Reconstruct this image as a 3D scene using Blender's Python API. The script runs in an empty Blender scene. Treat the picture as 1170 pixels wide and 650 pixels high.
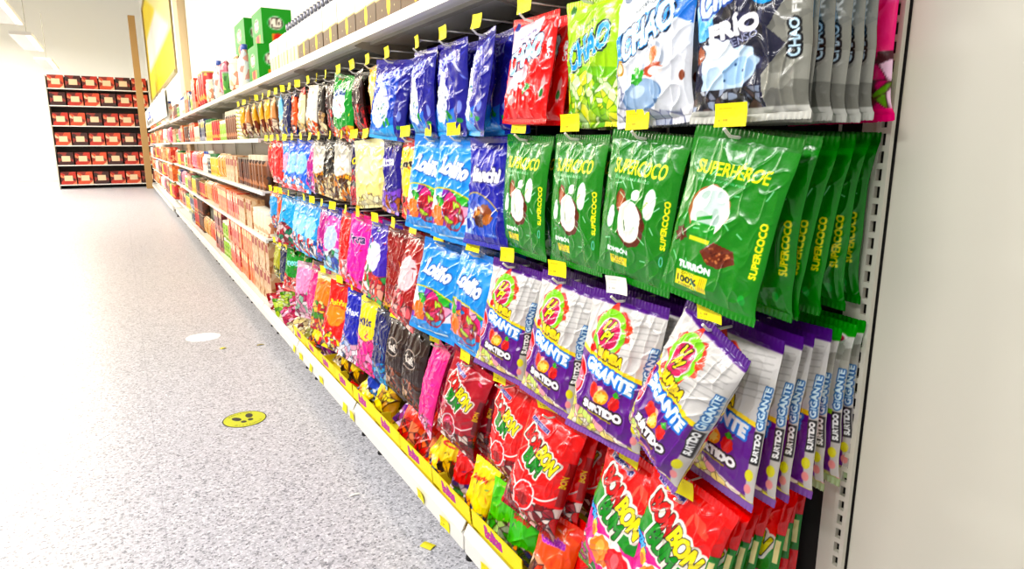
import bpy, bmesh, math, random
import numpy as np
from mathutils import Matrix, Vector

S = bpy.context.scene
COL = S.collection
PI = math.pi
random.seed(5)
RNG = np.random.default_rng(11)

# ------------------------------------------------------------------ camera
CAM_H = 1.45
yaw, pitch = math.radians(30.2), math.radians(11.9)
F = Vector((math.sin(yaw)*math.cos(pitch), math.cos(yaw)*math.cos(pitch), -math.sin(pitch)))
R = Vector((math.cos(yaw), -math.sin(yaw), 0))
U = R.cross(F)
cd = bpy.data.cameras.new('camera')
cam = bpy.data.objects.new('camera', cd); COL.objects.link(cam)
cam.matrix_world = Matrix(((R.x, U.x, -F.x, 0), (R.y, U.y, -F.y, 0), (R.z, U.z, -F.z, CAM_H), (0, 0, 0, 1)))
cd.sensor_fit = 'HORIZONTAL'; cd.sensor_width = 36
cd.lens = 36*754/1170
cd.clip_start = 0.02; cd.clip_end = 200
S.camera = cam

# ------------------------------------------------------------------ light
S.view_settings.view_transform = 'Standard'
S.view_settings.look = 'None'
S.view_settings.gamma = 1.0
S.view_settings.use_curve_mapping = False
S.view_settings.exposure = 0.1

world = bpy.data.worlds.new('world'); S.world = world
world.use_nodes = True
bg = world.node_tree.nodes['Background']
bg.inputs[0].default_value = (1.0, 0.98, 0.95, 1)
bg.inputs[1].default_value = 0.36

def area(name, loc, rot, sx, sy, power, col=(1, 1, 1)):
    l = bpy.data.lights.new(name, 'AREA'); l.shape = 'RECTANGLE'; l.size = sx; l.size_y = sy
    l.energy = power; l.color = col
    o = bpy.data.objects.new(name, l); COL.objects.link(o); o.location = loc; o.rotation_euler = rot
    return o
# rows of ceiling fluorescent lights running along the aisle
TUBES = [(-1.3, y) for y in (0.6, 3.4, 6.2, 9.0, 12.5, 16.0, 20.0)]
for x, y in TUBES:
    far = y > 5
    area('ceiling_lamp_light', (x, y, 3.28), (0, math.radians(38) * -1, 0), 0.28, 2.2, 82 if far else 95, (1, .88, .68) if far else (1, 0.98, 0.96))

for y in (17.0, 23.0, 29.5):
    area('ceiling_lamp_light', (-4.2, y, 5.5), (0, 0, 0), 0.28, 2.2, 420, (1, .97, .9))  # lamps added beyond the aisle to brighten the far wall
# ------------------------------------------------------------------ helpers
def s2l(c):
    c = np.asarray(c, float)
    return np.where(c <= .04045, c/12.92, ((c+.055)/1.055)**2.4)
def hx(h):
    h = h.lstrip('#'); return np.array([int(h[i:i+2], 16)/255 for i in (0, 2, 4)])
def lin(h):
    return tuple(float(v) for v in s2l(hx(h))) + (1,)

def mat(name, col, rough=.5, metal=0, spec=.5, coat=0, alpha=None, trans=0):
    m = bpy.data.materials.new(name); m.use_nodes = True
    b = m.node_tree.nodes['Principled BSDF']
    b.inputs['Base Color'].default_value = lin(col) if isinstance(col, str) else col
    b.inputs['Roughness'].default_value = rough; b.inputs['Metallic'].default_value = metal
    b.inputs['Specular IOR Level'].default_value = spec
    b.inputs['Coat Weight'].default_value = coat
    b.inputs['Coat Roughness'].default_value = .12
    b.inputs['Transmission Weight'].default_value = trans
    return m
def nodes(m):
    return m.node_tree.nodes, m.node_tree.links, m.node_tree.nodes['Principled BSDF']

def artmat(name, rough=.3, coat=.35, spec=.5):
    m = mat(name, 'ffffff', rough, 0, spec, coat)
    N, L, b = nodes(m)
    a = N.new('ShaderNodeAttribute'); a.attribute_name = 'art'
    L.new(a.outputs['Color'], b.inputs['Base Color'])
    n = N.new('ShaderNodeTexNoise'); n.inputs['Scale'].default_value = 55; n.inputs['Detail'].default_value = 3
    tc = N.new('ShaderNodeTexCoord'); L.new(tc.outputs['Object'], n.inputs['Vector'])
    bp = N.new('ShaderNodeBump'); bp.inputs['Strength'].default_value = .35; bp.inputs['Distance'].default_value = .004
    L.new(n.outputs['Fac'], bp.inputs['Height']); L.new(bp.outputs['Normal'], b.inputs['Normal'])
    return m
M_BAG = artmat('printed_film', .27, .3, .4)
M_PAPER = artmat('printed_card', .55, 0, .3)

def patmat(name, c1, c2, c3, scale=30, rough=.35):
    m = mat(name, c1, rough)
    N, L, b = nodes(m)
    tc = N.new('ShaderNodeTexCoord')
    v = N.new('ShaderNodeTexVoronoi'); v.inputs['Scale'].default_value = scale
    L.new(tc.outputs['Object'], v.inputs['Vector'])
    sp = N.new('ShaderNodeSeparateColor'); L.new(v.outputs['Color'], sp.inputs[0])
    r = N.new('ShaderNodeValToRGB'); r.color_ramp.interpolation = 'CONSTANT'
    r.color_ramp.elements[0].color = lin(c1); r.color_ramp.elements[1].position = .5; r.color_ramp.elements[1].color = lin(c2)
    e = r.color_ramp.elements.new(.78); e.color = lin(c3)
    L.new(sp.outputs[0], r.inputs[0]); L.new(r.outputs[0], b.inputs['Base Color'])
    return m

def link(o, parent=None):
    COL.objects.link(o)
    if parent: o.parent = parent
    return o
def tag(o, label, cat, group=None, kind=None):
    if label: o['label'] = label
    if cat: o['category'] = cat
    if group: o['group'] = group
    if kind: o['kind'] = kind
    return o
def struct(o): o['kind'] = 'structure'; return o

class MB:
    """collects shapes into one mesh"""
    def __init__(s): s.v = []; s.f = []
    def add(s, vs, fs):
        n = len(s.v); s.v += [tuple(v) for v in vs]; s.f += [tuple(i+n for i in f) for f in fs]; return s
    def box(s, x0, x1, y0, y1, z0, z1):
        return s.add([(x0, y0, z0), (x1, y0, z0), (x1, y1, z0), (x0, y1, z0), (x0, y0, z1), (x1, y0, z1), (x1, y1, z1), (x0, y1, z1)],
                     [(0, 3, 2, 1), (4, 5, 6, 7), (0, 1, 5, 4), (1, 2, 6, 5), (2, 3, 7, 6), (3, 0, 4, 7)])
    def prism(s, prof, y0, y1):
        """prof = list of (x,z), extruded along y"""
        n = len(prof)
        vs = [(x, y0, z) for x, z in prof] + [(x, y1, z) for x, z in prof]
        fs = [tuple(range(n)), tuple(range(2*n-1, n-1, -1))] + [(i, i+n, (i+1) % n+n, (i+1) % n) for i in range(n)]
        return s.add(vs, fs)
    def tube(s, pts, r, n=8):
        pts = [Vector(p) for p in pts]; vs = []; fs = []
        for i, p in enumerate(pts):
            d = (pts[min(i+1, len(pts)-1)]-pts[max(i-1, 0)]).normalized()
            a = d.orthogonal().normalized() if abs(d.y) > .9 else d.cross(Vector((0, 1, 0))).normalized()
            b = d.cross(a)
            for k in range(n):
                t = 2*PI*k/n; vs.append(p+(a*math.cos(t)+b*math.sin(t))*r)
        for i in range(len(pts)-1):
            for k in range(n):
                fs.append((i*n+k, i*n+(k+1) % n, (i+1)*n+(k+1) % n, (i+1)*n+k))
        fs.append(tuple(range(n-1, -1, -1))); fs.append(tuple(range((len(pts)-1)*n, len(pts)*n)))
        return s.add(vs, fs)
    def lathe(s, prof, n=20, c=(0, 0, 0)):
        vs = []; fs = []
        for r, z in prof:
            for k in range(n):
                t = 2*PI*k/n; vs.append((c[0]+r*math.cos(t), c[1]+r*math.sin(t), c[2]+z))
        for i in range(len(prof)-1):
            for k in range(n):
                fs.append((i*n+k, i*n+(k+1) % n, (i+1)*n+(k+1) % n, (i+1)*n+k))
        fs.append(tuple(range(n-1, -1, -1))); fs.append(tuple(range((len(prof)-1)*n, len(prof)*n)))
        return s.add(vs, fs)
    def mesh(s, name, m, smooth=False, bevel=0):
        me = bpy.data.meshes.new(name); me.from_pydata(s.v, [], s.f); me.update()
        if bevel:
            b = bmesh.new(); b.from_mesh(me)
            bmesh.ops.recalc_face_normals(b, faces=b.faces)
            bmesh.ops.bevel(b, geom=[e for e in b.edges], offset=bevel, segments=2, affect='EDGES', profile=.6)
            b.to_mesh(me); b.free()
        else:
            b = bmesh.new(); b.from_mesh(me); bmesh.ops.recalc_face_normals(b, faces=b.faces); b.to_mesh(me); b.free()
        if smooth:
            me.polygons.foreach_set('use_smooth', [True]*len(me.polygons))
            me.set_sharp_from_angle(angle=math.radians(40))
        me.materials.append(m)
        return me
    def build(s, name, m, parent=None, smooth=False, bevel=0):
        return link(bpy.data.objects.new(name, s.mesh(name, m, smooth, bevel)), parent)

def empty(name, loc, rz=0):
    o = bpy.data.objects.new(name, None); o.empty_display_size = .05
    o.location = loc; o.rotation_euler = (0, 0, rz); return link(o)
def dup(src, loc=None, rot=None):
    c = src.copy(); COL.objects.link(c)
    if loc is not None: c.location = loc
    if rot is not None: c.rotation_euler = rot
    for k in ('label', 'group', 'category'):
        if k in c: del c[k]
    for ch in list(src.children):
        d = ch.copy(); COL.objects.link(d); d.parent = c
        for g in list(ch.children):
            e = g.copy(); COL.objects.link(e); e.parent = d
    return c

# ------------------------------------------------------------------ artwork canvas (vertex colours of the printed film)
_tc = {}
def text_tris(s, shear=0):
    k = (s, shear)
    if k in _tc: return _tc[k]
    cu = bpy.data.curves.new('t', 'FONT'); cu.body = s; cu.align_x = 'CENTER'; cu.align_y = 'CENTER'
    cu.resolution_u = 3; cu.size = 1; cu.shear = shear; cu.fill_mode = 'FRONT'
    ob = bpy.data.objects.new('t', cu)
    me = ob.to_mesh()
    me.calc_loop_triangles()
    v = np.empty(len(me.vertices)*3); me.vertices.foreach_get('co', v); v = v.reshape(-1, 3)[:, :2]
    t = np.empty(len(me.loop_triangles)*3, int); me.loop_triangles.foreach_get('vertices', t)
    t = v[t.reshape(-1, 3)]
    ob.to_mesh_clear(); bpy.data.objects.remove(ob); bpy.data.curves.remove(cu)
    if len(t):
        mn = t.reshape(-1, 2).min(0); mx = t.reshape(-1, 2).max(0)
        t = t-(mn+mx)/2
        size = mx-mn
    else: size = np.array([1, 1])
    _tc[k] = (t, size); return _tc[k]

class Art:
    def __init__(s, w, h, res, bg):
        s.w, s.h = w, h
        s.nx = max(6, int(round(w/res)))+1; s.ny = max(8, int(round(h/res)))+1
        s.A = h/w
        u = np.linspace(0, 1, s.nx); v = np.linspace(0, s.A, s.ny)
        s.X, s.Y = np.meshgrid(u, v)
        s.px = 1/(s.nx-1)
        s.c = np.ones((s.ny, s.nx, 3))*hx(bg)
    def put(s, m, col):
        m = m[..., None]; s.c = s.c*(1-m)+hx(col)*m
    def rect(s, x0, x1, y0, y1, col, rot=0):
        y0 *= s.A; y1 *= s.A
        cx, cy = (x0+x1)/2, (y0+y1)/2; c, q = math.cos(rot), math.sin(rot)
        dx, dy = s.X-cx, s.Y-cy
        a = np.abs(dx*c+dy*q)-(x1-x0)/2; b = np.abs(-dx*q+dy*c)-(y1-y0)/2
        s.put(np.clip(.5-np.maximum(a, b)/s.px, 0, 1), col)
    def above(s, f, col):
        """fill where y/A > f(x)"""
        s.put(np.clip(.5+(s.Y-f(s.X)*s.A)/s.px, 0, 1), col)
    def below(s, f, col):
        s.put(np.clip(.5-(s.Y-f(s.X)*s.A)/s.px, 0, 1), col)
    def ell(s, cx, cy, rx, ry, col, rot=0, rough=0, seed=0):
        cy *= s.A; c, q = math.cos(rot), math.sin(rot)
        dx, dy = s.X-cx, s.Y-cy
        a = (dx*c+dy*q)/rx; b = (-dx*q+dy*c)/ry
        d = np.sqrt(a*a+b*b)
        if rough:
            t = np.arctan2(b, a); d = d*(1+rough*np.sin(t*7+seed)+rough*.7*np.sin(t*11+seed*2))
        s.put(np.clip(.5-(d-1)*min(rx, ry)/s.px, 0, 1), col)
    def poly(s, pts, col):
        m = np.zeros_like(s.X, bool); P = [(x, y*s.A) for x, y in pts]
        j = len(P)-1
        for i in range(len(P)):
            xi, yi = P[i]; xj, yj = P[j]
            if yi != yj:
                m ^= ((yi > s.Y) != (yj > s.Y)) & (s.X < (xj-xi)*(s.Y-yi)/(yj-yi)+xi)
            j = i
        s.put(m.astype(float), col)
    def cells(s, x0, x1, y0, y1, cols, n, seed=0, gap=.18, dark='202018', mask=None):
        """a heap of wrapped sweets seen through the film"""
        r = np.random.default_rng(seed)
        P = np.stack([r.uniform(x0, x1, n), r.uniform(y0*s.A, y1*s.A, n)], 1)
        d = np.sqrt((s.X[..., None]-P[:, 0])**2+(s.Y[..., None]-P[:, 1])**2)
        i = d.argmin(-1); d.sort(axis=-1)
        e = (d[..., 1]-d[..., 0])
        cc = np.array([hx(c) for c in cols])[r.integers(0, len(cols), n)]
        col = cc[i]
        sz = math.sqrt((x1-x0)*(y1-y0)*s.A/n)
        g = np.clip(e/(gap*sz), 0, 1)[..., None]
        col = col*g+hx(dark)*(1-g)
        if mask is None:
            mask = ((s.X >= x0) & (s.X <= x1) & (s.Y >= y0*s.A) & (s.Y <= y1*s.A)).astype(float)
        m = mask[..., None]; s.c = s.c*(1-m)+col*m
    def tmask(s, t, cx, cy, hgt, wid=None, rot=0, shear=0, arc=0):
        tr, size = text_tris(t, shear)
        m = np.zeros((s.ny*2, s.nx*2), bool)
        if not len(tr): return np.zeros_like(s.X)
        k = hgt/size[1]; kx = k if wid is None else wid/size[0]
        P = tr*np.array([kx, k])
        if arc: P = P+np.stack([np.zeros(P.shape[:2]), -arc*P[..., 0]**2], -1)
        c, q = math.cos(rot), math.sin(rot)
        P = np.stack([P[..., 0]*c-P[..., 1]*q+cx, P[..., 0]*q+P[..., 1]*c+cy*s.A], -1)
        P = P/s.px*2+.5
        for a, b, c_ in P:
            x0 = max(int(min(a[0], b[0], c_[0])), 0); x1 = min(int(max(a[0], b[0], c_[0]))+2, s.nx*2)
            y0 = max(int(min(a[1], b[1], c_[1])), 0); y1 = min(int(max(a[1], b[1], c_[1]))+2, s.ny*2)
            if x1 <= x0 or y1 <= y0: continue
            X = np.arange(x0, x1)[None, :]; Y = np.arange(y0, y1)[:, None]
            def e(p, q_): return (q_[0]-p[0])*(Y-p[1])-(q_[1]-p[1])*(X-p[0])
            w0, w1, w2 = e(a, b), e(b, c_), e(c_, a)
            m[y0:y1, x0:x1] |= ((w0 >= 0) & (w1 >= 0) & (w2 >= 0)) | ((w0 <= 0) & (w1 <= 0) & (w2 <= 0))
        return m
    def text(s, t, cx, cy, hgt, col, wid=None, rot=0, shear=0, bold=0, out=None, ow=0, arc=0):
        m = s.tmask(t, cx, cy, hgt, wid, rot, shear, arc)
        def grow(m, r):
            r = r/s.px*2; k = int(r)
            if k < 1: return m
            o = m.copy()
            for dy in range(-k, k+1):
                for dx in range(-k, k+1):
                    if dx*dx+dy*dy <= r*r+.5:
                        o |= np.roll(np.roll(m, dy, 0), dx, 1)
            return o
        def down(m): return m.reshape(s.ny, 2, s.nx, 2).mean((1, 3))
        if bold: m = grow(m, bold)
        if out is not None: s.put(down(grow(m, ow)), out)
        s.put(down(m), col)
    def sample(s, U_, V_):
        x = np.clip(U_*(s.nx-1), 0, s.nx-1); y = np.clip(V_*(s.ny-1), 0, s.ny-1)
        x0 = np.floor(x).astype(int); y0 = np.floor(y).astype(int)
        x1 = np.minimum(x0+1, s.nx-1); y1 = np.minimum(y0+1, s.ny-1)
        fx = (x-x0)[..., None]; fy = (y-y0)[..., None]
        return (s.c[y0, x0]*(1-fx)+s.c[y0, x1]*fx)*(1-fy)+(s.c[y1, x0]*(1-fx)+s.c[y1, x1]*fx)*fy

def vnoise(x, y, seed=0):
    r = np.random.default_rng(seed).random((64, 64))
    xi = np.floor(x).astype(int); yi = np.floor(y).astype(int)
    fx = x-xi; fy = y-yi; fx = fx*fx*(3-2*fx); fy = fy*fy*(3-2*fy)
    g = lambda a, b: r[b % 64, a % 64]
    return (g(xi, yi)*(1-fx)+g(xi+1, yi)*fx)*(1-fy)+(g(xi, yi+1)*(1-fx)+g(xi+1, yi+1)*fx)*fy

def bag_surface(Ug, Vg, w, h, T, side, seed, lump, seal, crease=1):
    """local: x to the viewer's right, z up with 0 at the hanging hole, front faces -y"""
    hv = h
    vn = np.clip((Vg-seal*.8)/(1-seal*1.8), 0, 1)
    pv = (1-(1-np.clip(vn/.26, 0, 1))**2)**.6*(1-(1-np.clip((1-vn)/.5, 0, 1))**2)**.75
    pu = np.clip(1-np.abs(2*Ug-1)**2.6, 0, 1)**.6
    x = (Ug-.5)*w*(1-.075*pv)
    x = x+.004*(vnoise(Vg*7, Ug*2, seed+3)-.5)
    z = (Vg-1)*hv+.012
    z = z+.005*(vnoise(Ug*4, Vg*0+.5, seed+9)-.5)*np.exp(-np.minimum(Vg, 1-Vg)*14)
    sg = seed+(0 if side > 0 else 50)
    t = T/2*pv*pu
    dt = (1-Vg)*hv; db = Vg*hv
    fold = (vnoise(Ug*11, Vg*1.2, sg+1)-.5)*.011*np.exp(-dt/.09)+(vnoise(Ug*10, Vg*1.2, sg+2)-.5)*.009*np.exp(-db/.05)
    edge = np.clip(pu*1.6, 0, 1)*np.clip(pv*3, .25, 1)
    a = .7
    xr = (Ug*w*math.cos(a)+Vg*h*math.sin(a)); yr = (-Ug*w*math.sin(a)+Vg*h*math.cos(a))
    cr = (1-np.abs(2*vnoise(xr*22+3, yr*34, sg+4)-1))**4*.0045+(1-np.abs(2*vnoise(Ug*w*42, Vg*h*14, sg+5)-1))**5*.0045
    lum = (vnoise(Ug*w*48, Vg*h*48, sg+6)-.5)*lump+(vnoise(Ug*w*18, Vg*h*18, sg+7)-.5)*lump*1.8
    y = t+(fold*min(1, crease+.2)+cr*crease-.002)*edge+lum*pv*pu
    sway = .018*np.sin(Vg*2.4+seed)*(1-Vg)
    y = np.maximum(y, .0006)
    return x, (-y if side > 0 else y*.85)+sway-.018*0, z

INK_SAT, INK_GAMMA = 1.18, 1.22
def grid_mesh(name, parts, m):
    """parts: list of (X,Y,Z,C,flip) grids"""
    V = []; Q = []; Cc = []; off = 0
    for X, Y, Z, C_, flip in parts:
        ny, nx = X.shape
        V.append(np.stack([X, Y, Z], -1).reshape(-1, 3)); Cc.append(C_.reshape(-1, 3))
        i = np.arange(ny*nx).reshape(ny, nx)+off
        q = np.stack([i[:-1, :-1], i[:-1, 1:], i[1:, 1:], i[1:, :-1]], -1).reshape(-1, 4)
        if flip: q = q[:, ::-1]
        Q.append(q); off += ny*nx
    V = np.concatenate(V); Q = np.concatenate(Q); Cc = np.concatenate(Cc)
    me = bpy.data.meshes.new(name)
    me.vertices.add(len(V)); me.vertices.foreach_set('co', V.astype('f4').ravel())
    me.loops.add(Q.size); me.loops.foreach_set('vertex_index', Q.astype('i4').ravel())
    me.polygons.add(len(Q)); me.polygons.foreach_set('loop_start', np.arange(0, Q.size, 4, dtype='i4'))
    me.polygons.foreach_set('use_smooth', np.ones(len(Q), bool))
    me.update(calc_edges=True)
    at = me.color_attributes.new('art', 'BYTE_COLOR', 'POINT')
    L_ = s2l(np.clip(Cc, 0, 1))
    g_ = L_ @ np.array([.25, .65, .10])
    L_ = np.clip(g_[:, None]+(L_-g_[:, None])*INK_SAT, 0, 1)**INK_GAMMA          # dense printing inks
    col = np.concatenate([L_, np.ones((len(Cc), 1))], 1)
    at.data.foreach_set('color', col.astype('f4').ravel())
    me.materials.append(m)
    return me

def make_bag(art, T=.05, seed=1, lump=.003, seal=.05, parts=True, name='candy_bag', m=None, crease=1):
    m = m or M_BAG
    w, h = art.w, art.h
    def sheet(v0, v1, side, k):
        nx = max(5, (art.nx-1)//k+1); ny = max(3, int((art.ny-1)*(v1-v0)/k)+1)
        u, v = np.meshgrid(np.linspace(0, 1, nx), np.linspace(v0, v1, ny))
        X, Y, Z = bag_surface(u, v, w, h, T, side, seed, lump, seal, crease)
        C_ = art.sample(u if side > 0 else 1-u, v)
        return (X, Y, Z, C_, side < 0)
    if not parts:
        me = grid_mesh(name, [sheet(0, 1, 1, 1), sheet(0, 1, -1, 3)], m)
        return link(bpy.data.objects.new(name, me))
    b0, b1 = seal*.8, 1-seal
    root = link(bpy.data.objects.new(name, grid_mesh(name, [sheet(b0, b1, 1, 1), sheet(b0, b1, -1, 3)], m)))
    for nm, a, b in (('bottom_seal', 0, b0), ('top_seal', b1, 1)):
        gs = []
        for side, k in ((1, 1), (-1, 2)):
            nx = max(5, (art.nx-1)//k+1)
            u, v = np.meshgrid(np.linspace(0, 1, nx), np.linspace(a, b, 7))
            X, Y, Z = bag_surface(u, v, w, h, T, side, seed, lump, seal, crease)
            q = (v-a)/(b-a); q = q if nm == 'top_seal' else 1-q
            Y = Y+np.sin(u*w/.005*PI)*.0009*q                       # crimped ridges
            Z = Z+np.abs(np.sin(u*w/.005*PI))*.0022*(q > .99)*(1 if nm == 'top_seal' else -1)
            C_ = art.sample(u if side > 0 else 1-u, v)
            gs.append((X, Y, Z, C_, side < 0))
        link(bpy.data.objects.new(nm, grid_mesh(nm, gs, m)), root)
    return root

# ------------------------------------------------------------------ structure
def floor_mat():
    m = mat('terrazzo', 'c9c9cf', .36, spec=.4)
    N, L, b = nodes(m)
    tc = N.new('ShaderNodeTexCoord')
    v = N.new('ShaderNodeTexVoronoi'); v.inputs['Scale'].default_value = 125
    L.new(tc.outputs['Object'], v.inputs['Vector'])
    sp = N.new('ShaderNodeSeparateColor'); L.new(v.outputs['Color'], sp.inputs[0])
    r = N.new('ShaderNodeValToRGB')
    E_ = r.color_ramp.elements
    E_[0].position = 0; E_[0].color = lin('7c7d85'); E_[1].position = 1; E_[1].color = lin('ececf2')
    e = E_.new(.14); e.color = lin('a5a6ae'); e = E_.new(.3); e.color = lin('c3c4cc'); e = E_.new(.75); e.color = lin('d2d2da')
    L.new(sp.outputs[0], r.inputs[0])
    n = N.new('ShaderNodeTexNoise'); n.inputs['Scale'].default_value = 260; L.new(tc.outputs['Object'], n.inputs['Vector'])
    r2 = N.new('ShaderNodeValToRGB'); r2.color_ramp.elements[0].position = .4; r2.color_ramp.elements[0].color = (.62, .62, .66, 1); r2.color_ramp.elements[1].position = .55; r2.color_ramp.elements[1].color = (1, 1, 1, 1)
    L.new(n.outputs['Fac'], r2.inputs[0])
    mx = N.new('ShaderNodeMix'); mx.data_type = 'RGBA'; mx.blend_type = 'MULTIPLY'; mx.inputs[0].default_value = .55
    L.new(r.outputs[0], mx.inputs[6]); L.new(r2.outputs[0], mx.inputs[7])
    # faint slab joints
    br = N.new('ShaderNodeTexBrick'); br.offset = 0; br.inputs['Scale'].default_value = 1
    br.inputs['Brick Width'].default_value = 1.2; br.inputs['Row Height'].default_value = 1.2
    br.inputs['Mortar Size'].default_value = .004; br.inputs['Mortar Smooth'].default_value = .5
    br.inputs['Color1'].default_value = (1, 1, 1, 1); br.inputs['Color2'].default_value = (.97, .97, .97, 1); br.inputs['Mortar'].default_value = (.78, .78, .8, 1)
    L.new(tc.outputs['Object'], br.inputs['Vector'])
    m2 = N.new('ShaderNodeMix'); m2.data_type = 'RGBA'; m2.blend_type = 'MULTIPLY'; m2.inputs[0].default_value = .8
    L.new(mx.outputs[2], m2.inputs[6]); L.new(br.outputs[0], m2.inputs[7])
    L.new(m2.outputs[2], b.inputs['Base Color'])
    return m
M_FLOOR = floor_mat()
M_WALL = mat('white_wall_paint', 'f6f3ea', .7)
M_CREAM = mat('cream_steel', 'dfdbcb', .4)
M_WHITE = mat('white_steel', 'f1f0ea', .35)
M_GREY = mat('grey_steel_underside', 'b4b0a2', .5)
M_DARK = mat('black_foot', '17161a', .8)  # black colour of the bay feet
M_BOARD = mat('shade_dark_backboard', '24221f', .7)  # near-black tone stands in for deep shade behind the bags
M_KICK = mat('shadow_grey_kick_plate', '55534f', .6)  # darkened so the gap under the deck reads as shadow
M_WIRE = mat('white_wire', 'ebe7dc', .3)
M_PLAST = mat('clear_white_plastic', 'e9e9e2', .2)
M_YEL = mat('yellow_tag_card', 'fff200', .45)
M_WTAG = mat('white_tag_card', 'f4f4ee', .45)
M_BEIGE = mat('beige_paint', 'e6cfa4', .6)
M_BROWN = mat('brown_paint', 'b08a55', .6)

struct(MB().box(-6, 3, -2, 34, -.1, 0).build('floor', M_FLOOR))
struct(MB().box(1.34, 1.5, .705, 34, 0, 7.5).build('wall_right', M_WALL))
struct(MB().box(1.262, 1.5, -2, .733, 0, 3.2).build('trim_1', M_CREAM, bevel=.004))
struct(MB().box(-6, 1.5, 33.9, 34.1, 0, 7.5).build('wall_far', M_WALL))
struct(MB().box(-6.2, -6, -2, 34, 0, 7.5).build('wall_left', M_WALL))

# ------------------------------------------------------------------ shelving
PEGX = 1.25
def bay(y0, y1, kind, label, front=.9):
    """kind 'peg' = pegboard bay, 'shelf' = bay of shelves, 'mixed' = pegs above, shelves below"""
    t = empty('shelving_bay', (1.0, (y0+y1)/2, 0))
    tag(t, label, 'shelving', None)
    o = Vector((1.0, (y0+y1)/2, 0))
    def part(name, mb, m, par=t, bevel=0, smooth=False):
        x = mb.build(name, m, None, smooth, bevel)
        x.data.transform(Matrix.Translation(-o)); x.parent = par
        return x
    # backboard
    part('backboard', MB().box(PEGX+.02, PEGX+.05, y0+.002, y1-.002, .1, 1.92), M_BOARD if kind == 'peg' else M_CREAM)
    # slotted uprights
    for yy in ((y0, y0+.03),) if kind != 'end' else ():
        up = MB()
        x0, x1 = PEGX-.005, PEGX+.07
        up.box(x0, x0+.012, yy[0], yy[0]+.009, .0, 2.1); up.box(x0, x0+.012, yy[1]-.009, yy[1], 0, 2.1)
        z = .02
        while z < 2.08:
            up.box(x0, x0+.012, yy[0]+.009, yy[1]-.009, z, z+.011); z += .033
        up.box(x0+.03, x1, yy[0], yy[1], 0, 2.1)
        if y0 < 1: up.box(x0+.004, x1, yy[1]+.001, yy[1]+.03, 0, 2.1)
        part('upright', up, M_CREAM)
    # base deck
    fx = front-.05
    part('base_deck', MB().prism([(fx, .13), (fx, .195), (fx+.004, .2), (fx+.05, .2), (PEGX+.02, .2), (PEGX+.02, .17), (fx+.02, .17), (fx+.02, .13)], y0+.004, y1-.004), M_WHITE, bevel=.0015)
    part('kick_plate', MB().box(fx+.10, fx+.11, y0, y1, .012, .17), M_KICK)
    for yy in (y0+.12, y1-.12):
        part('foot', MB().lathe([(.018, 0), (.018, .010), (.008, .014), (.008, .172)], 12, (fx+.085, yy, 0)), M_DARK)
    part('price_rail', MB().prism([(fx-.006, .197), (fx+.012, .233), (fx+.016, .231), (fx-.001, .196)], y0+.006, y1-.006), M_PLAST)
    # top shelf
    ts = part('top_shelf', MB().prism([(front, 1.877), (front, 1.915), (PEGX+.05, 1.915), (PEGX+.05, 1.895), (front+.03, 1.895), (front+.03, 1.877)], y0+.001, y1-.001), M_WHITE)
    rb = part('stiffener', MB().box(front+.1, front+.13, y0+.01, y1-.01, 1.882, 1.895), M_GREY, ts); rb.parent = ts
    for yy in (y0+.008, y1-.012):
        br = MB()
        br.add([(front+.04, yy, 1.893), (PEGX+.02, yy, 1.893), (PEGX+.02, yy, 1.80), (front+.04, yy, 1.875),
                (front+.04, yy+.004, 1.893), (PEGX+.02, yy+.004, 1.893), (PEGX+.02, yy+.004, 1.80), (front+.04, yy+.004, 1.875)],
               [(0, 1, 2, 3), (7, 6, 5, 4), (0, 4, 5, 1), (1, 5, 6, 2), (2, 6, 7, 3), (3, 7, 4, 0)])
        b = part('bracket', br, M_GREY, ts)
    if kind in ('shelf', 'mixed'):
        for z in (1.50, 1.10, .73, .36):
            if y0 < 12 and z < .4: continue
            part('shelf', MB().prism([(front+.01, z-.028), (front+.01, z+.002), (PEGX+.02, z+.002), (PEGX+.02, z-.012), (front+.03, z-.012), (front+.03, z-.028)], y0+.002, y1-.002), M_WHITE)
    return t
bay(.735, 1.775, 'peg', 'nearest shelving bay of pegboard, slotted cream upright at its near end')
bay(1.78, 2.975, 'peg', 'second pegboard shelving bay, above the joint in the white bottom edge')
bay(2.98, 4.175, 'peg', 'third pegboard shelving bay, under the boxes with brown lower halves')
bay(4.18, 5.375, 'peg', 'fourth and farthest pegboard shelving bay, beside the shelves of jars')
names = ['first', 'second', 'third', 'fourth', 'fifth', 'sixth', 'seventh', 'eighth']
for i in range(8):
    y0 = 5.38+1.2*i
    bay(y0, y0+1.195, 'shelf', '%s bay of white shelves counted from the pegboard end' % names[i])

# far block of shelves with its white header signs
for i in range(5):
    y0 = 15.2+2.0*i
    bay(y0, y0+1.99, 'shelf', '%s white shelving bay past the header signs, deep in the aisle' % names[i], front=.86)

# ------------------------------------------------------------------ ceiling lamps (out of frame, for the tubes' light and the added far-wall lights)
for x, y, dz in [(a, b, 0) for a, b in TUBES]+[(-4.2, b, 2.22) for b in (17.0, 23.0, 29.5)]:
    t = empty('ceiling_lamp', (x, y, 3.34+dz)); tag(t, 'long white ceiling lamp placed overhead to light the shop', 'ceiling lamp', 'ceiling lamps')
    MB().box(-.17, .17, -1.15, 1.15, 0, .06).build('housing', M_WHITE, t, bevel=.01)
    MB().tube([(0, 0, .06), (0, 0, 1.2)], .008).build('hanger', M_GREY, t)

# ------------------------------------------------------------------ printed bag artwork
NEAR, MID, FAR_ = .0015, .003, .0045

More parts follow.
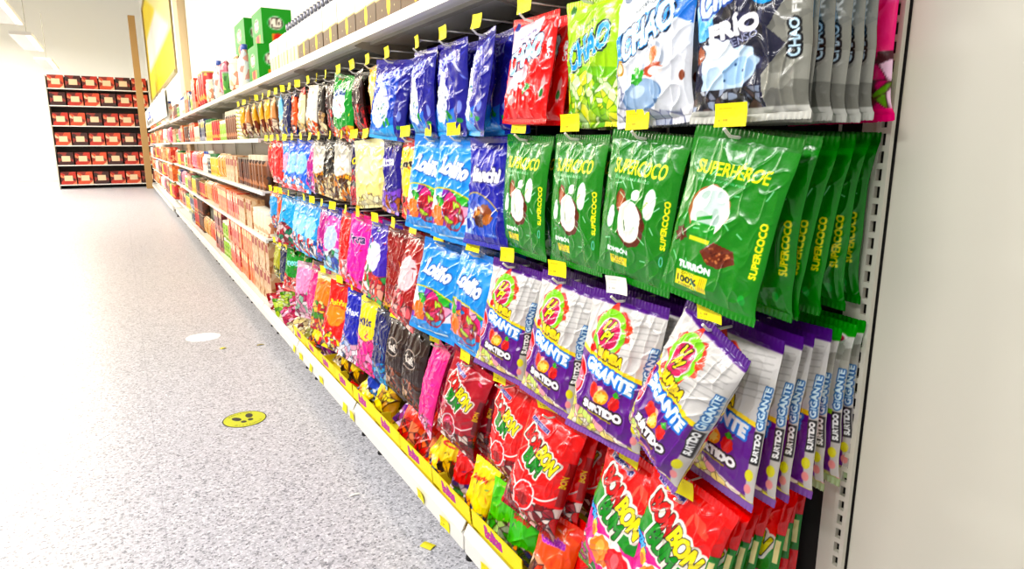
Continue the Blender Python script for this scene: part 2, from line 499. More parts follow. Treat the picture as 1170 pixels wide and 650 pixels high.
def crease_glints(a, seed, n=14, col='bfe8c8'):
    """thin pale crinkle lines where the film has creased and lost its ink"""
    r = np.random.default_rng(seed)
    for i in range(n):
        x, y = r.uniform(.1, .9), r.uniform(.1, .85); l = r.uniform(.02, .06); t = r.uniform(-1.2, 1.2)
        a.rect(x-l, x+l, y-.0035, y+.0035, col, t)

def art_coconut(res=NEAR):
    a = Art(.24, .328, res, '0a8a2c')
    a.above(lambda x: .93+0*x, '067a26')
    a.text('SUPERCOCO', .49, .775, .13, 'ffee00', .70, shear=.08, bold=.006)
    a.text('El sabor natural del coco', .42, .70, .035, 'e8f5e0', .5)
    a.ell(.33, .54, .075, .12, '8a4a20', .3, .03); a.ell(.33, .54, .05, .09, 'a8623a', .3, .08)
    a.ell(.52, .60, .06, .05, 'f2f5ea', .2); a.ell(.72, .56, .07, .14, 'f4f6ee', -.1); a.ell(.2, .43, .05, .11, 'eef4ee', -.2)
    for k in range(9): a.rect(.58+.012*k, .6+.012*k, .47+.012*k, .475+.012*k, '9fbf30', .1)
    a.ell(.50, .40, .19, .20, '6b3216', .25, .02); a.ell(.47, .42, .165, .19, 'fbfbf4', .25)
    a.ell(.46, .43, .10, .14, 'dfe8d8', .25); a.ell(.47, .44, .075, .115, 'fbfbf4', .25)
    a.poly([(.43, .36), (.56, .51), (.50, .35), (.46, .31)], 'f4f6ee'); a.poly([(.43, .345), (.44, .36), (.40, .43), (.39, .42)], '3f6a2a')
    a.text('BOMBÓN', .33, .215, .05, 'ffffff', .3, bold=.004)
    a.rect(.23, .48, .115, .172, 'ffe21a'); a.text('MEZCLA', .35, .155, .04, '2f6a10', .19, bold=.003); a.text('surtida', .35, .128, .02, '2f6a10', .14)
    a.text('SUPERCOCO', .925, .45, .055, 'ffee1a', .42, rot=PI/2, bold=.004)
    a.ell(.92, .22, .022, .045, 'a6dfe0'); a.ell(.92, .22, .014, .034, '0a8a2c')
    crease_glints(a, 3, 16)
    return a

def art_nougat(word, seed):
    a = Art(.236, .328, NEAR, '0b8c2e')
    a.above(lambda x: .93+0*x, '077a27')
    a.text(word, .49, .795, .13, 'ffee10', .72, shear=.06, bold=.006)
    a.text('por tu sabor de siempre', .42, .715, .03, 'd8f0d8', .5)
    a.ell(.37, .545, .215, .205, 'b07a50', 0, .02); a.ell(.38, .545, .2, .2, 'f4f8f2', .2, .02)
    a.ell(.40, .60, .12, .09, 'd2e2dc', .3); a.ell(.34, .50, .10, .05, 'c4d6cc', -.2); a.ell(.46, .52, .04, .07, 'b8ccc4', .4); a.ell(.30, .63, .05, .03, 'b8ccc4', .6)
    a.rect(.22, .5, .40, .47, '18a03c'); a.rect(.24, .48, .36, .385, 'e8e23a'); a.rect(.27, .43, .49, .51, '30a040', .3)
    a.ell(.13, .38, .07, .06, '6a3218', .2, .12, 2)
    a.poly([(.40, .315), (.53, .385), (.72, .36), (.76, .30), (.62, .245), (.5, .25)], '74341c')
    a.cells(.42, .74, .26, .37, ['8a4426', '6a2c18', 'b06a44'], 26, seed, .1, '5a2412', None if False else ((lambda m: m)(np.zeros_like(a.X)+0)))
    r = np.random.default_rng(seed)
    for i in range(26):
        t, q = r.uniform(.46, .7), r.uniform(.265, .355); a.ell(t, q, .012, .009, ['a8623c', '5a2412', 'c98a60'][i % 3])
    a.text('TURRÓN', .36, .215, .062, 'ffffff', .36, bold=.007)
    a.rect(.17, .53, .075, .17, 'ffe61a'); a.text('CONTIENE', .31, .158, .018, '20600e', .18); a.text('100%', .31, .122, .05, '15400a', .24, bold=.006)
    a.text('natural', .31, .088, .024, '15400a', .2, bold=.002)
    for k in range(4): a.rect(.455+.018*k, .462+.018*k, .085, .16, 'a8a010')
    a.text('SUPERCOCO', .925, .40, .055, 'ffee1a', .42, rot=PI/2, bold=.004)
    a.ell(.88, .12, .03, .04, '2fae50')
    crease_glints(a, seed+5, 14, 'a8e0b4')
    return a

def art_gigante(kind=0, res=NEAR):
    """silver top, purple belly, big round lime logo; kind 1 = green header with green apple slices"""
    a = Art(.235, .345, res, 'dad8d5')
    top = ['5a1f86', '36a51e'][kind]
    if kind: a.cells(.0, 1, .78, .93, ['c8c6c0', 'b0aea6', 'deddd8'], 26, 5, .05, 'a2a098')
    a.above(lambda x: .93+.0*x-(.10 if kind else 0)*(1-x), top)
    if kind: a.ell(.86, .905, .09, .05, 'f5f0f0'); a.ell(.86, .905, .06, .03, 'b03050')
    belly = lambda x: .60-.13*x if not kind else .56-.13*x
    a.below(lambda x: belly(x)+.03, ['ffe11a', 'b6e21a'][kind])
    a.below(belly, '6b1490')
    if not kind:
        a.ell(.42, .75, .235, .245, 'e2574a', .3, .10, 1); a.ell(.42, .75, .21, .225, '9be01c', .3, .02)
        a.ell(.43, .74, .15, .165, 'f4f0ee', .3); a.ell(.43, .74, .135, .15, 'd9256e', .3)
        a.text('U', .41, .79, .10, 'ffee20', .10, rot=-.1, shear=.4, bold=.008, out='30300a', ow=.010)
        a.text('P!', .42, .72, .10, 'ffee20', .13, rot=-.1, shear=.4, bold=.008, out='30300a', ow=.010)
        a.ell(.26, .62, .04, .04, 'e03030', 0, .1); a.ell(.64, .80, .05, .05, 'e8583a', 0, .12)
        a.text('BUMBA', .52, .595, .085, 'ffe21a', .34, rot=-.18, bold=.01, out='4a3a08', ow=.012)
    else:
        a.ell(.3, .70, .12, .12, 'd6d4cc'); a.ell(.25, .62, .1, .1, 'e8583a', 0, .2)
    a.text('GIGANTE', .53, .475, .115, 'f4fbff', .66, rot=-.2, bold=.012, out='2f86d8', ow=.02)
    a.text('GIGANTE', .53, .48, .10, 'ffffff', .64, rot=-.2, bold=.006)
    if not kind:
        a.ell(.09, .40, .12, .20, 'f4f0f0', .1); a.ell(.09, .40, .105, .185, 'e8283c', .1); a.ell(.10, .38, .07, .12, 'ff9cae', .1); a.rect(.075, .105, .0, .27, 'f0e8ec')
        a.rect(.05, .2, .375, .385, 'fff0f4', -.1); a.rect(.05, .2, .395, .4, 'fff0f4', -.1)
        a.ell(.50, .335, .085, .085, 'f7b4a0', 0); a.ell(.42, .355, .06, .08, 'e8402c', .4); a.ell(.53, .32, .08, .07, 'ffb030'); a.ell(.53, .32, .05, .045, 'ffe890', 0, .15)
        a.ell(.69, .31, .065, .07, 'd8182c', 0, .05); a.poly([(.64, .36), (.69, .39), (.75, .36), (.69, .345)], '50b020')
    else:
        for (x, y) in ((.25, .3), (.42, .26), (.6, .31), (.76, .25), (.35, .2), (.66, .2)):
            a.poly([(x-.1, y), (x, y+.06), (x+.09, y+.01), (x, y-.04)], '1a3008'); a.poly([(x-.08, y), (x, y+.05), (x+.07, y+.01), (x, y-.03)], '9ade28')
    if not kind:
        a.text('SURTIDO', .55, .232, .07, 'ffffff', .5, rot=-.08, bold=.01, out='2a0a20', ow=.016)
        a.rect(.36, .7, .183, .195, 'b0a020', -.1)
    m = np.clip(.5-((a.Y/a.A)-(.17+.05*np.sin(a.X*4+1)+.18*np.exp(-(a.X/.12)**2)-.05*a.X))/a.px*.6, 0, 1)
    a.cells(0, 1, 0, .35, ['f2ecc8', 'ffe9a0', 'e8e0d0', 'f0f080', 'f6b0b8', 'fff8e8', 'd8e890'], 90, 8+kind, .14, '8a7a60', m)
    a.below(lambda x: .045+0*x, '8a62a8' if not kind else 'b8c8a0')
    # printed gusset strip at the right edge
    a.rect(.93, 1.02, .05, .5, 'cfcac6'); a.rect(.93, 1.02, .5, .78, ['d8d6d2', 'b9b7ae'][kind])
    a.text('GIGANTE', .96, .60, .045, 'e8f8ff', .36, rot=PI/2, bold=.006, out='2a6aa8', ow=.01)
    a.rect(.93, .995, .27, .46, '101010'); a.text('SURTIDO', .962, .365, .04, 'ffffff', .24, rot=PI/2, bold=.004)
    a.ell(.945, .2, .035, .05, 'e8e23a'); a.ell(.945, .12, .03, .04, 'e8a0a0')
    if kind == 0:
        r = np.random.default_rng(2)
        for i in range(7): a.rect(.62, .95, .64+.04*i, .644+.04*i, 'a9a7a4', .12)  # shade of crinkles in the silver film, painted as grey lines
    return a

def bbb_logo(a, cx, cy, k, rot=-.42):
    c, q = math.cos(rot), math.sin(rot)
    def P(x, y): return cx+(x*c-y*q)*k, cy+(x*q+y*c)*k/a.A
    for t, x, y, col, wd in (('BON', -.17, .03, 'd41a28', .34), ('BON', .17, .03, 'ffec20', .34), ('BUM', .02, -.17, '1f9a3c', .34)):
        X, Y = P(x, y); a.text(t, X, Y, .19*k, col, wd*k, rot=rot, bold=.012*k, out='fdf6ea', ow=.035*k)
    for t, x, y, col, wd in (('BON', -.17, .03, 'd41a28', .34), ('BON', .17, .03, 'ffec20', .34), ('BUM', .02, -.17, '1f9a3c', .34)):
        X, Y = P(x, y); a.text(t, X, Y, .19*k, '202010', wd*k, rot=rot, bold=.012*k+.008); a.text(t, X, Y, .19*k, col, wd*k, rot=rot, bold=.012*k)

def art_bbb_mix():
    a = Art(.245, .37, NEAR, 'f2122a')
    a.below(lambda x: .70-.12*x, '0e9a3a')
    a.below(lambda x: .47+.06*np.sin(x*5.5+.4), 'e2209a')
    a.rect(.12, .50, .875, .915, 'e8e8f4', -.12); a.rect(.13, .49, .88, .91, '28288a', -.12); a.text('Colombina', .31, .895, .045, 'ffffff', .3, rot=-.12, bold=.003)
    a.ell(.75, .82, .13, .045, 'ff6a5a', -.6, .05); a.ell(.62, .80, .02, .09, 'ff7464', -.2)
    bbb_logo(a, .50, .665, 1.12, -.42)
    a.text('surtido', .16, .49, .09, '5ab4f4', .3, rot=-.55, bold=.008, out='0a3a6a', ow=.012)
    a.ell(.26, .40, .05, .09, 'ffd040', .2, .06); a.ell(.25, .38, .03, .06, 'ff8a30', .2)
    m = np.clip(.5-((a.Y/a.A)-.30+.22*(a.X-.55)**2)/a.px, 0, 1)
    a.ell(.58, .29, .33, .19, 'fff4f0', 0, .05, 1); a.ell(.44, .28, .17, .16, 'ff9a3c', .2, .05); a.ell(.70, .28, .17, .16, 'e83040', -.2, .05)
    a.ell(.42, .30, .06, .09, 'ffc070'); a.ell(.68, .30, .06, .09, 'ff7a80')
    m = np.clip(.5-((a.Y/a.A)-(.14+.25*np.exp(-(a.X/.12)**2)+.03*np.sin(a.X*9)))/a.px*.6, 0, 1)
    a.cells(0, 1, 0, .4, ['b01828', 'e8303c', '7a9a48', 'f0d8d0', '2a8a3a', 'f8f0e0', 'c83a90'], 110, 4, .16, '3a1418', m)
    a.rect(.93, 1.02, .1, .9, 'd8142a'); a.rect(.93, 1.02, .45, .7, '0e8a34'); a.rect(.94, .985, .50, .66, 'f4e8b0')
    return a

def art_bbb(kind=0):
    base, dk, lite = (('ee1228', 'a80c1c', 'ff6a6a'), ('b8103c', '7c0a2a', 'e85a80'))[kind]
    a = Art(.235, .345, NEAR if kind == 0 else .0022, base)
    m = np.clip(.5-((a.Y/a.A)-(.24+.10*np.abs(a.X-.55)))/a.px*.8, 0, 1)
    a.cells(0, 1, 0, .4, [dk, 'c8202c', 'e8b8b0', '8a1020', 'f0e0d8', 'b03040'], 90, 6+kind, .14, '2a0a10', m)
    for k in (-1, 1):
        for i in range(26):
            x = .5+k*(.08+i*.016); y = .30-.004*i+.001*i*i*.35
            a.ell(x, y, .013, .013, 'f4ece6')
    a.rect(.14, .50, .845, .885, 'e8e8f4', -.2); a.rect(.15, .49, .85, .88, '28288a', -.2); a.text('Colombina', .32, .866, .042, 'ffffff', .3, rot=-.2, bold=.003)
    bbb_logo(a, .48, .66, 1.0, -.42)
    a.ell(.45, .25, .19, .20, 'f8ecec'); a.ell(.45, .25, .165, .175, base); a.ell(.43, .28, .09, .09, lite, .4); a.ell(.46, .22, .1, .08, dk, 0, .1)
    a.rect(.435, .465, .0, .13, 'f4ecec')
    a.ell(.14, .42, .05, .06, lite); a.ell(.82, .86, .05, .02, lite, -.3); a.rect(.1, .34, .455, .475, 'f4dfe0', -.35)
    a.rect(.93, 1.02, .3, .7, dk); a.text('BON', .945, .52, .06, 'e8d040', .16, rot=PI/2, bold=.005)
    return a

def art_chao(kind=0):
    """0 lime, 1 white and blue, 2 red, 3 grey intense, 4 pink"""
    base = ['b4dc14', 'e4e7ec', 'e8142c', '8f8f88', 'ee2f86'][kind]
    a = Art([.225, .24, .24, .245, .23][kind], .288, NEAR if kind != 4 else MID, base)
    if kind == 0:
        a.above(lambda x: .93+0*x, 'c6e83a')
        a.below(lambda x: .50-.06*x, '8cc814')
        m = np.clip(.5-((a.Y/a.A)-(.42+.05*np.sin(a.X*6)))/a.px*.6, 0, 1)
        a.cells(0, 1, 0, .5, ['c6e454', '9ccc2c', 'e8e86a', 'd8ecc0', '78b428', 'eef8c8'], 90, 3, .12, '5a8a1a', m)
        lc, oc, edge = '2aa6e4', '0c2a50', 'e8f6d0'
    elif kind == 1:
        a.above(lambda x: .42+.30*x, '1e9ee6'); a.above(lambda x: .62+.32*x, 'f4f6f8')
        a.poly([(.72, .95), (.80, .82), (1.0, .70), (.80, .74)], '1a8cd8')
        lc, oc, edge = 'f6fbff', '0e2240', '2ea4ea'
        m = np.clip(.5-((a.Y/a.A)-(.13+.05*np.sin(a.X*6)+.3*np.exp(-(a.X/.15)**2)))/a.px*.6, 0, 1)
        a.cells(0, 1, 0, .5, ['e6e6ec', 'd0d4de', 'b8bece', 'f4f4f8'], 70, 3, .2, '6a7290', m)
        a.ell(.45, .20, .27, .13, '6f8fb4', .1); a.ell(.45, .21, .25, .12, 'a4bcd6', .1); a.ell(.40, .23, .12, .05, 'c8daea', .1)
        a.ell(.62, .43, .13, .14, 'b4bcc8'); a.ell(.62, .43, .10, .11, 'ccd2dc'); a.ell(.63, .36, .11, .05, 'c06040', .2, .08); a.ell(.63, .46, .055, .07, 'd88a5a'); a.ell(.66, .35, .09, .035, 'f4f0ee')
        a.ell(.12, .42, .07, .07, 'b89040'); a.ell(.12, .42, .045, .045, 'f4e8c0')
        for x, y, t in ((.36, .33, .4), (.42, .37, -.4), (.48, .33, .9), (.40, .30, 0)): a.ell(x, y, .055, .03, '46b02c', t, .1)
    elif kind == 2:
        a.above(lambda x: .62+.24*x, 'f6e4ea'); a.above(lambda x: .90+.12*x, 'e8142c'); a.below(lambda x: .36+0*x, 'e8142c')
        a.ell(.35, .42, .30, .15, 'f8b8c0', .3); a.ell(.40, .40, .16, .1, 'f6f0f2', .3)
        a.rect(.7, 1.02, 0, 1.02, 'ea1830')
        lc, oc, edge = 'bfe0fa', '1a2a5a', 'ffffff'
        for x, y in ((.52, .33), (.66, .26), (.58, .22), (.4, .2), (.3, .28)): a.ell(x, y, .075, .06, 'd01828', .4, .05); a.ell(x+.02, y+.01, .03, .025, 'f4dada')
        for x, y, t in ((.62, .30, .6), (.68, .34, -.5)): a.ell(x, y, .06, .028, '3a9a34', t, .08)
        a.ell(.30, .22, .09, .06, 'c9a8a8')
        a.text('Cereza', .93, .68, .05, 'ffffff', .22, rot=PI/2, bold=.004)
        a.ell(.93, .32, .03, .14, 'e8a8a8', 0, .05); a.ell(.93, .28, .02, .05, '2f8a3a')
    elif kind == 3:
        a.cells(0, 1, 0, 1, ['8f8f88', '9a9a92', '84847c', 'a6a69e', '7a7a74'], 70, 9, .02, '8a8a82')
        a.poly([(-.02, .07), (.70, .07), (.66, .26), (.84, .42), (.70, .52), (.86, .70), (.72, .9), (.84, 1.0), (-.02, 1.0)], '2a2c44')
        a.cells(0, .84, .28, .92, ['30324c', '24263c', '3c3e5c', '585a78', '20202c'], 120, 2, .03, '2a2c44', ((a.Y/a.A > .30) & (a.Y/a.A < .93) & (a.X < .66)).astype(float))
        a.poly([(0, .72), (.42, .93), (.62, .93), (.10, .56), (0, .56)], 'bfe2f8'); a.ell(.10, .60, .12, .10, '7ac0ee', .9)
        a.ell(.66, .76, .12, .12, '1fa4dc'); a.text('10', .66, .775, .06, 'e8f8ff', .1, bold=.004); a.text('EXTRA', .66, .73, .03, 'e8f8ff', .16, bold=.003)
        a.text('FRÍO', .40, .57, .13, 'ffffff', .46, rot=.10, bold=.014)
        a.text('INTENSO', .42, .475, .05, 'b8bcd8', .4, rot=.2, bold=.003)
        a.ell(.36, .30, .27, .16, 'c8dcec', .3, .04); a.ell(.30, .40, .2, .1, 'eef6fa', -.5, .1); a.ell(.45, .30, .14, .09, 'aac8e4', .3); a.ell(.16, .38, .1, .05, 'e4f0f8', 1)
        for x, y in ((.33, .25), (.5, .30), (.42, .34)): a.ell(x, y, .012, .01, '28507a')
        a.ell(.06, .42, .05, .06, 'a86a50', 0, .1)
        a.cells(0, .66, .07, .2, ['3a3a44', '8a90a0', 'c0c4cc', '5a4a48', '2a2a34', '9aa4b8'], 40, 7, .2, '15151c')
        a.below(lambda x: .075+0*x, 'c8c8c2')
        lc, oc, edge = 'eaf6fe', '1a50a0', '5ab0ee'
    else:
        a.above(lambda x: .7+0*x, 'f04c96')
        a.cells(0, 1, .08, .42, ['e8f0a8', 'd02878', '7ab030', 'f8d8e8', '5a2a30', '9cc83c'], 60, 5, .14, '50202c')
        lc, oc, edge = 'ffffff', '8a1a50', 'ffb0d0'
        a.text('frío', .5, .55, .10, 'ffffff', .3, bold=.008)
    if kind < 3:
        a.text('CHAO', .48, [.62, .645, .64][kind], .24, oc, .70, rot=.34, shear=.25, bold=.034)
        a.text('CHAO', .48, [.62, .645, .64][kind], .24, edge, .70, rot=.34, shear=.25, bold=.018)
        a.text('CHAO', .48, [.62, .645, .64][kind], .24, lc, .70, rot=.34, shear=.25, bold=.01)
        a.ell(.14, .93, .05, .05, ['3a7a1a', '8a96a8', '203a8a'][kind]); a.text('hierbabuena', .46, [.80, .83, .83][kind], .04, '30404a' if kind != 2 else '203a8a', .32, rot=.3)
    if kind == 3:
        a.text('CHAO', .34, .80, .19, oc, .6, rot=.34, shear=.25, bold=.03); a.text('CHAO', .34, .80, .19, lc, .6, rot=.34, shear=.25, bold=.012)
        a.text('CHAO', .90, .45, .07, '101014', .24, rot=PI/2, bold=.02); a.text('CHAO', .90, .45, .07, 'd8f0ff', .24, rot=PI/2, bold=.006); a.text('FRÍO', .90, .69, .07, 'f4f4f0', .24, rot=PI/2, bold=.006)
    if kind == 1:
        a.text('CHAO', .90, .9, .05, '203040', .18, rot=PI/2, bold=.004); a.poly([(.8, .7), (1, .9), (1, .62)], '1a80d0'); a.ell(.93, .3, .03, .04, '8a4a30')
    return a

def art_milk(var=0):
    a = Art(.25, .30, .0024, '2a2a9a' if var != 3 else '2450b4')
    a.above(lambda x: .80+.1*x, '30208a')
    a.below(lambda x: .30+.04*np.sin(x*8), '2f7ad0'); a.below(lambda x: .14+.05*np.sin(x*6+var), '58b0e8')
    x0 = .36
    a.ell(x0+.02, .36, .24, .27, 'e6ecf8', 0, .03, var); a.poly([(x0-.2, .38), (x0-.02, .70), (x0+.08, .70), (x0+.25, .40), (x0, .2)], 'f6f8fc')
    r = np.random.default_rng(var)
    for i in range(34): a.ell(x0+r.uniform(-.17, .2), r.uniform(.22, .48), .02, .012, ['8a92b0', 'b8c4d8', '4a80b8', '6a9a70'][i % 4], r.uniform(0, 3))
    for x, y in ((.62, .24), (.66, .20), (.56, .19)): a.ell(x, y, .05, .03, '2f9a48', x*9, .08)
    a.text('MASMELO', .42, .80, .10, 'c8d8f8', .6, rot=.18, shear=.2, bold=.008, out='5a40b8', ow=.012)
    a.text('blanco', .36, .705, .08, 'e4ecfc', .36, rot=.1, shear=.2, bold=.006)
    a.rect(.78, 1.02, 0, 1.02, '262690'); a.ell(.9, .3, .04, .08, '8a98d8'); a.ell(.9, .16, .05, .03, '3c9a58')
    for i in range(12): a.ell(r.uniform(.05, .95), r.uniform(.5, .95), .05, .008, ['7a90e8', '4048c0', '9ab0f0'][i % 3], r.uniform(-1.2, 1.2))
    return a

def art_lokino(seed=0, res=.0024):
    a = Art(.27, .345 if seed else .33, res, '1a9ee2')
    a.above(lambda x: .9+0*x, '1488cc')
    a.text('Lokiño', .50, .70, .19, 'ffffff', .58, rot=-.12, shear=.3, bold=.014, out='1a5aa8', ow=.014)
    m = np.clip(.5-((a.Y/a.A)-(.50-.12*(a.X-.4)**2*2))/a.px, 0, 1)
    a.put(np.clip(.5-((a.Y/a.A)-(.515-.12*(a.X-.4)**2*2))/a.px, 0, 1), 'f0d840')
    a.cells(0, 1, 0, .55, ['e83c8c', '2aa8e8', 'f4842a', '8c3cb0', '4cb84c', 'f4f0f4', 'd82840', 'f8b8d0'], 30, 3+seed, .09, '3a3a6a', m)
    a.below(lambda x: .13+.1*x*x, '1a9ee2')
    a.ell(.27, .25, .13, .12, 'f48a1e', 0, .10); a.ell(.64, .27, .22, .19, 'b02848', 0, .02)
    a.cells(0, 1, 0, .5, ['48b8e8', 'd85080', 'b8d848', 'f0e8f0', 'c02840'], 60, 9, .15, '7a2038', np.clip(.5-(np.sqrt(((a.X-.64)/.2)**2+((a.Y-.27*a.A)/.17)**2)-1)*.2/a.px, 0, 1))
    a.rect(.2, .9, .045, .065, 'e8f4fa', .08)
    return a

def art_bianchi():
    a = Art(.255, .33, .0022, '2226a8')
    a.above(lambda x: .9+0*x, '1c1c8c')
    a.text('Bianchi', .51, .66, .15, 'ffffff', .60, bold=.014, out='10105a', ow=.014)
    a.put(np.clip(.5-((a.Y/a.A)-(.50-.5*(a.X-.3)**2))/a.px, 0, 1), 'c8b060'); a.put(np.clip(.5-((a.Y/a.A)-(.485-.5*(a.X-.3)**2))/a.px, 0, 1), '2a5ac0')
    a.cells(0, .4, .08, .45, ['6a90d8', 'a8c4ec', '3050b0', 'c8d8f0'], 22, 4, .12, '2838a0', ((a.X < .33) & (a.Y/a.A < .42) & (a.Y/a.A > .07)).astype(float))
    a.below(lambda x: .1+0*x, '2226a8')
    for x, y, r_, c, t in ((.46, .30, .14, 'a8622c', .2), (.60, .32, .15, '8a4a20', -.3), (.50, .24, .13, '5a2c14', .1), (.66, .26, .1, 'b8743a', .4)): a.ell(x, y, r_, r_*.6, c, t, .06)
    a.ell(.44, .31, .05, .03, 'd09850', .3)
    a.text('relleno', .78, .125, .035, 'e8eefa', .2, rot=-.05, bold=.003)
    a.rect(.84, 1.02, 0, 1.02, '1e2098'); a.text('Bianchi', .92, .45, .05, 'c8d0f0', .28, rot=PI/2, bold=.003)
    return a

def art_generic(w, h, res, base, top, cols, word=None, wcol='ffffff', out=None, split=.5, seed=1, panel=None, hdr=.86):
    a = Art(w, h, res, base)
    a.above(lambda x: hdr+.04*np.sin(x*4), top)
    if panel: a.ell(.45, .55, .34, .28, panel, .3, .03, seed)
    m = np.clip(.5-((a.Y/a.A)-(split*.8+.06*np.sin(a.X*5+seed)))/a.px*.7, 0, 1)
    a.cells(0, 1, 0, min(1, split+.12), cols, 60 if w > .15 else 22, seed, .13, '402830', m)
    r = np.random.default_rng(seed+40)
    for i in range(8): a.ell(r.uniform(.1, .9), r.uniform(.4, .95), r.uniform(.03, .09), .012, cols[i % len(cols)], r.uniform(-1.4, 1.4))
    if word: a.text(word, .46, .70, .16, wcol, .6, rot=.15, bold=.012, out=out, ow=.016 if out else 0)
    return a
G = art_generic

# ------------------------------------------------------------------ designs: key -> (description, builder)
D = {}
def design(key, desc, builder, **kw): D[key] = dict(desc=desc, make=builder, kw=kw, proto=None)
def proto(key):
    d = D[key]
    if d['proto'] is None: d['proto'] = make_bag(d['make'](), **d['kw'])
    return d['proto']

design('hero', 'green nougat bag with a hero word', lambda: art_nougat('SUPERHÉROE', 2), T=.036, seed=4, lump=.0022, crease=.5)
design('papa', 'green nougat bag with a dad word', lambda: art_nougat('SUPERPAPÁ', 7), T=.042, seed=8, lump=.0022)
design('mama', 'green nougat bag with a mum word', lambda: art_nougat('SUPERMAMÁ', 9), T=.042, seed=15, lump=.0022)
design('coco', 'green coconut bonbon bag', art_coconut, T=.036, seed=21, lump=.002, crease=.5)
design('gig', 'silver and purple GIGANTE sweets bag', lambda: art_gigante(0), T=.085, seed=31, lump=.006)
design('gigtwist', 'silver and purple GIGANTE sweets bag', lambda: art_gigante(0), T=.10, seed=37, lump=.006)
design('giggreen', 'green-headed grey and purple GIGANTE bag', lambda: art_gigante(1), T=.05, seed=33, lump=.004)
design('bbmix', 'red, green and magenta lollipop bag', art_bbb_mix, T=.075, seed=41, lump=.003)
design('bbred', 'bright red lollipop bag', lambda: art_bbb(0), T=.095, seed=43, lump=.004)
design('bbwine', 'wine-red lollipop bag', lambda: art_bbb(1), T=.085, seed=46, lump=.004)
design('lime', 'lime green mint sweets bag', lambda: art_chao(0), T=.05, seed=51)
design('chaow', 'white and blue mint bag', lambda: art_chao(1), T=.05, seed=53)
design('chaor', 'red and white cherry mint bag', lambda: art_chao(2), T=.055, seed=55)
design('chaog', 'grey and black FRÍO mint bag', lambda: art_chao(3), T=.045, seed=57, lump=.004)
design('chaop', 'pink and green mint bag', lambda: art_chao(4), T=.045, seed=59)
design('milk0', 'indigo bag with white window', lambda: art_milk(0), T=.06, seed=61, lump=.005)
design('milk1', 'indigo bag with white window', lambda: art_milk(1), T=.06, seed=63, lump=.005)
design('milk2', 'indigo bag with white window', lambda: art_milk(2), T=.06, seed=65, lump=.005)
design('milk3', 'mid-blue bag with white window', lambda: art_milk(3), T=.06, seed=67, lump=.005)
design('loki', 'sky-blue bag of assorted bright sweets', lambda: art_lokino(0), T=.075, seed=71, lump=.005)
design('loki2', 'sky-blue bag with an orange sweet', lambda: art_lokino(4), T=.06, seed=73, lump=.004)
design('bianchi', 'royal blue bag with brown filled sweets', art_bianchi, T=.06, seed=75, lump=.004)
def g(key, desc, w, h, base, top, cols, word=None, wcol='ffffff', out=None, split=.5, res=.003, T=.05, seed=1, panel=None, lump=.004, hdr=.86):
    design(key, desc, lambda: art_generic(w, h, res, base, top, cols, word, wcol, out, split, seed, panel, hdr), T=T, seed=seed+80, lump=lump)
CH = ['f2e6c8', 'd8a860', '8a4a20', 'c87830']
g('yelbrown', 'yellow-brown caramel bag', .2, .28, 'f0d25a', 'e8c040', ['6a2a18', '8a3a20', 'a8542c', '501c10'], split=.42, seed=2, panel='f6e2a0')
g('greenwhite', 'green and white fruit jelly bag', .24, .29, '16a04a', '0e9040', ['f4842a', 'e83040', 'f8c040', 'f4f0ea'], 'gomas', '1a3a8a', None, .25, seed=3, panel='dff2ee')
g('darkred', 'dark brown chocolate bag', .2, .27, '3a1a1c', '281014', ['a81c28', '6a1018', 'c83a40', '2a1010'], split=.5, seed=4)
g('whitecream', 'white bag with orange biscuit', .2, .27, 'f4efe6', 'f0e8d8', ['e86a28', 'f4d8b0', 'f0a040', 'f6f0e6'], split=.35, seed=5)
g('creamleaf', 'cream narrow bag with a red corner', .15, .25, 'f0e4c0', 'c83028', ['e8d8a8', 'f6eed8', 'd8c088'], split=.3, seed=6)
g('orangeslim', 'orange and navy narrow bag', .15, .25, 'e86820', '20205a', ['f4f0e8', 'e87820', '28285a'], split=.3, seed=7)
g('skywhite', 'pale blue and white narrow bag', .15, .25, '9cd4f0', '6ab8e4', ['f4f8f8', 'd8ecf4', 'e8e0c0'], split=.45, seed=8)
g('yellowslim', 'yellow and brown narrow bag', .12, .25, 'e8b41c', 'f4d030', ['7a3a1c', 'c88030', 'e8d0a0'], split=.5, seed=9)
g('tanslim', 'tan and orange narrow bag', .12, .25, 'd8a070', 'e8c8a0', ['a8401c', 'e8d8c0', '6a3020'], split=.5, seed=10)
g('creambag', 'pale yellow bag of butter sweets', .22, .30, 'f6eea8', 'f8f4c8', ['f4eca8', 'f8f0c0', 'e8c860', 'f6f2d0'], split=.2, seed=12, T=.055, panel='faf6c8')
g('oka', 'navy bag over red and grey sweets', .2, .30, '141a5a', '101448', ['a83040', '8a7078', 'c8505a', '6a5a60', '202838'], 'OKA', 'ffe61a', None, .62, seed=13)
g('purpchoc', 'deep blue and lilac chocolate bag', .22, .30, '2a1c8a', '201470', ['8a5aca', 'a8622c', 'c8b0e8', '7a48b8'], 'Nucita', 'ffffff', None, .45, seed=14)
g('jel', 'yellow and red mixed jelly bag', .22, .32, 'f2e06a', 'c02818', ['e8402c', 'f0882a', '3c9a3c', 'f4e090', 'd82830'], 'Jet', '201010', 'f8f0c0', .45, seed=15)
g('silver', 'silver and gold sweets bag', .22, .30, 'c8c4b8', '4a4038', ['f0c030', 'd8902a', 'f4e8b8', '5a3a20'], split=.55, seed=16, panel='e8e6e0')
g('blacktoffee', 'black toffee bag', .22, .30, '241c1a', '181210', ['b89868', 'e8d8b0', '8a6a40', '40301c'], split=.5, seed=17)
g('magblue', 'magenta and indigo sweets bag', .2, .29, 'b82a90', '30208a', ['e858a8', '4030a8', 'f0c8e0'], split=.4, seed=18)
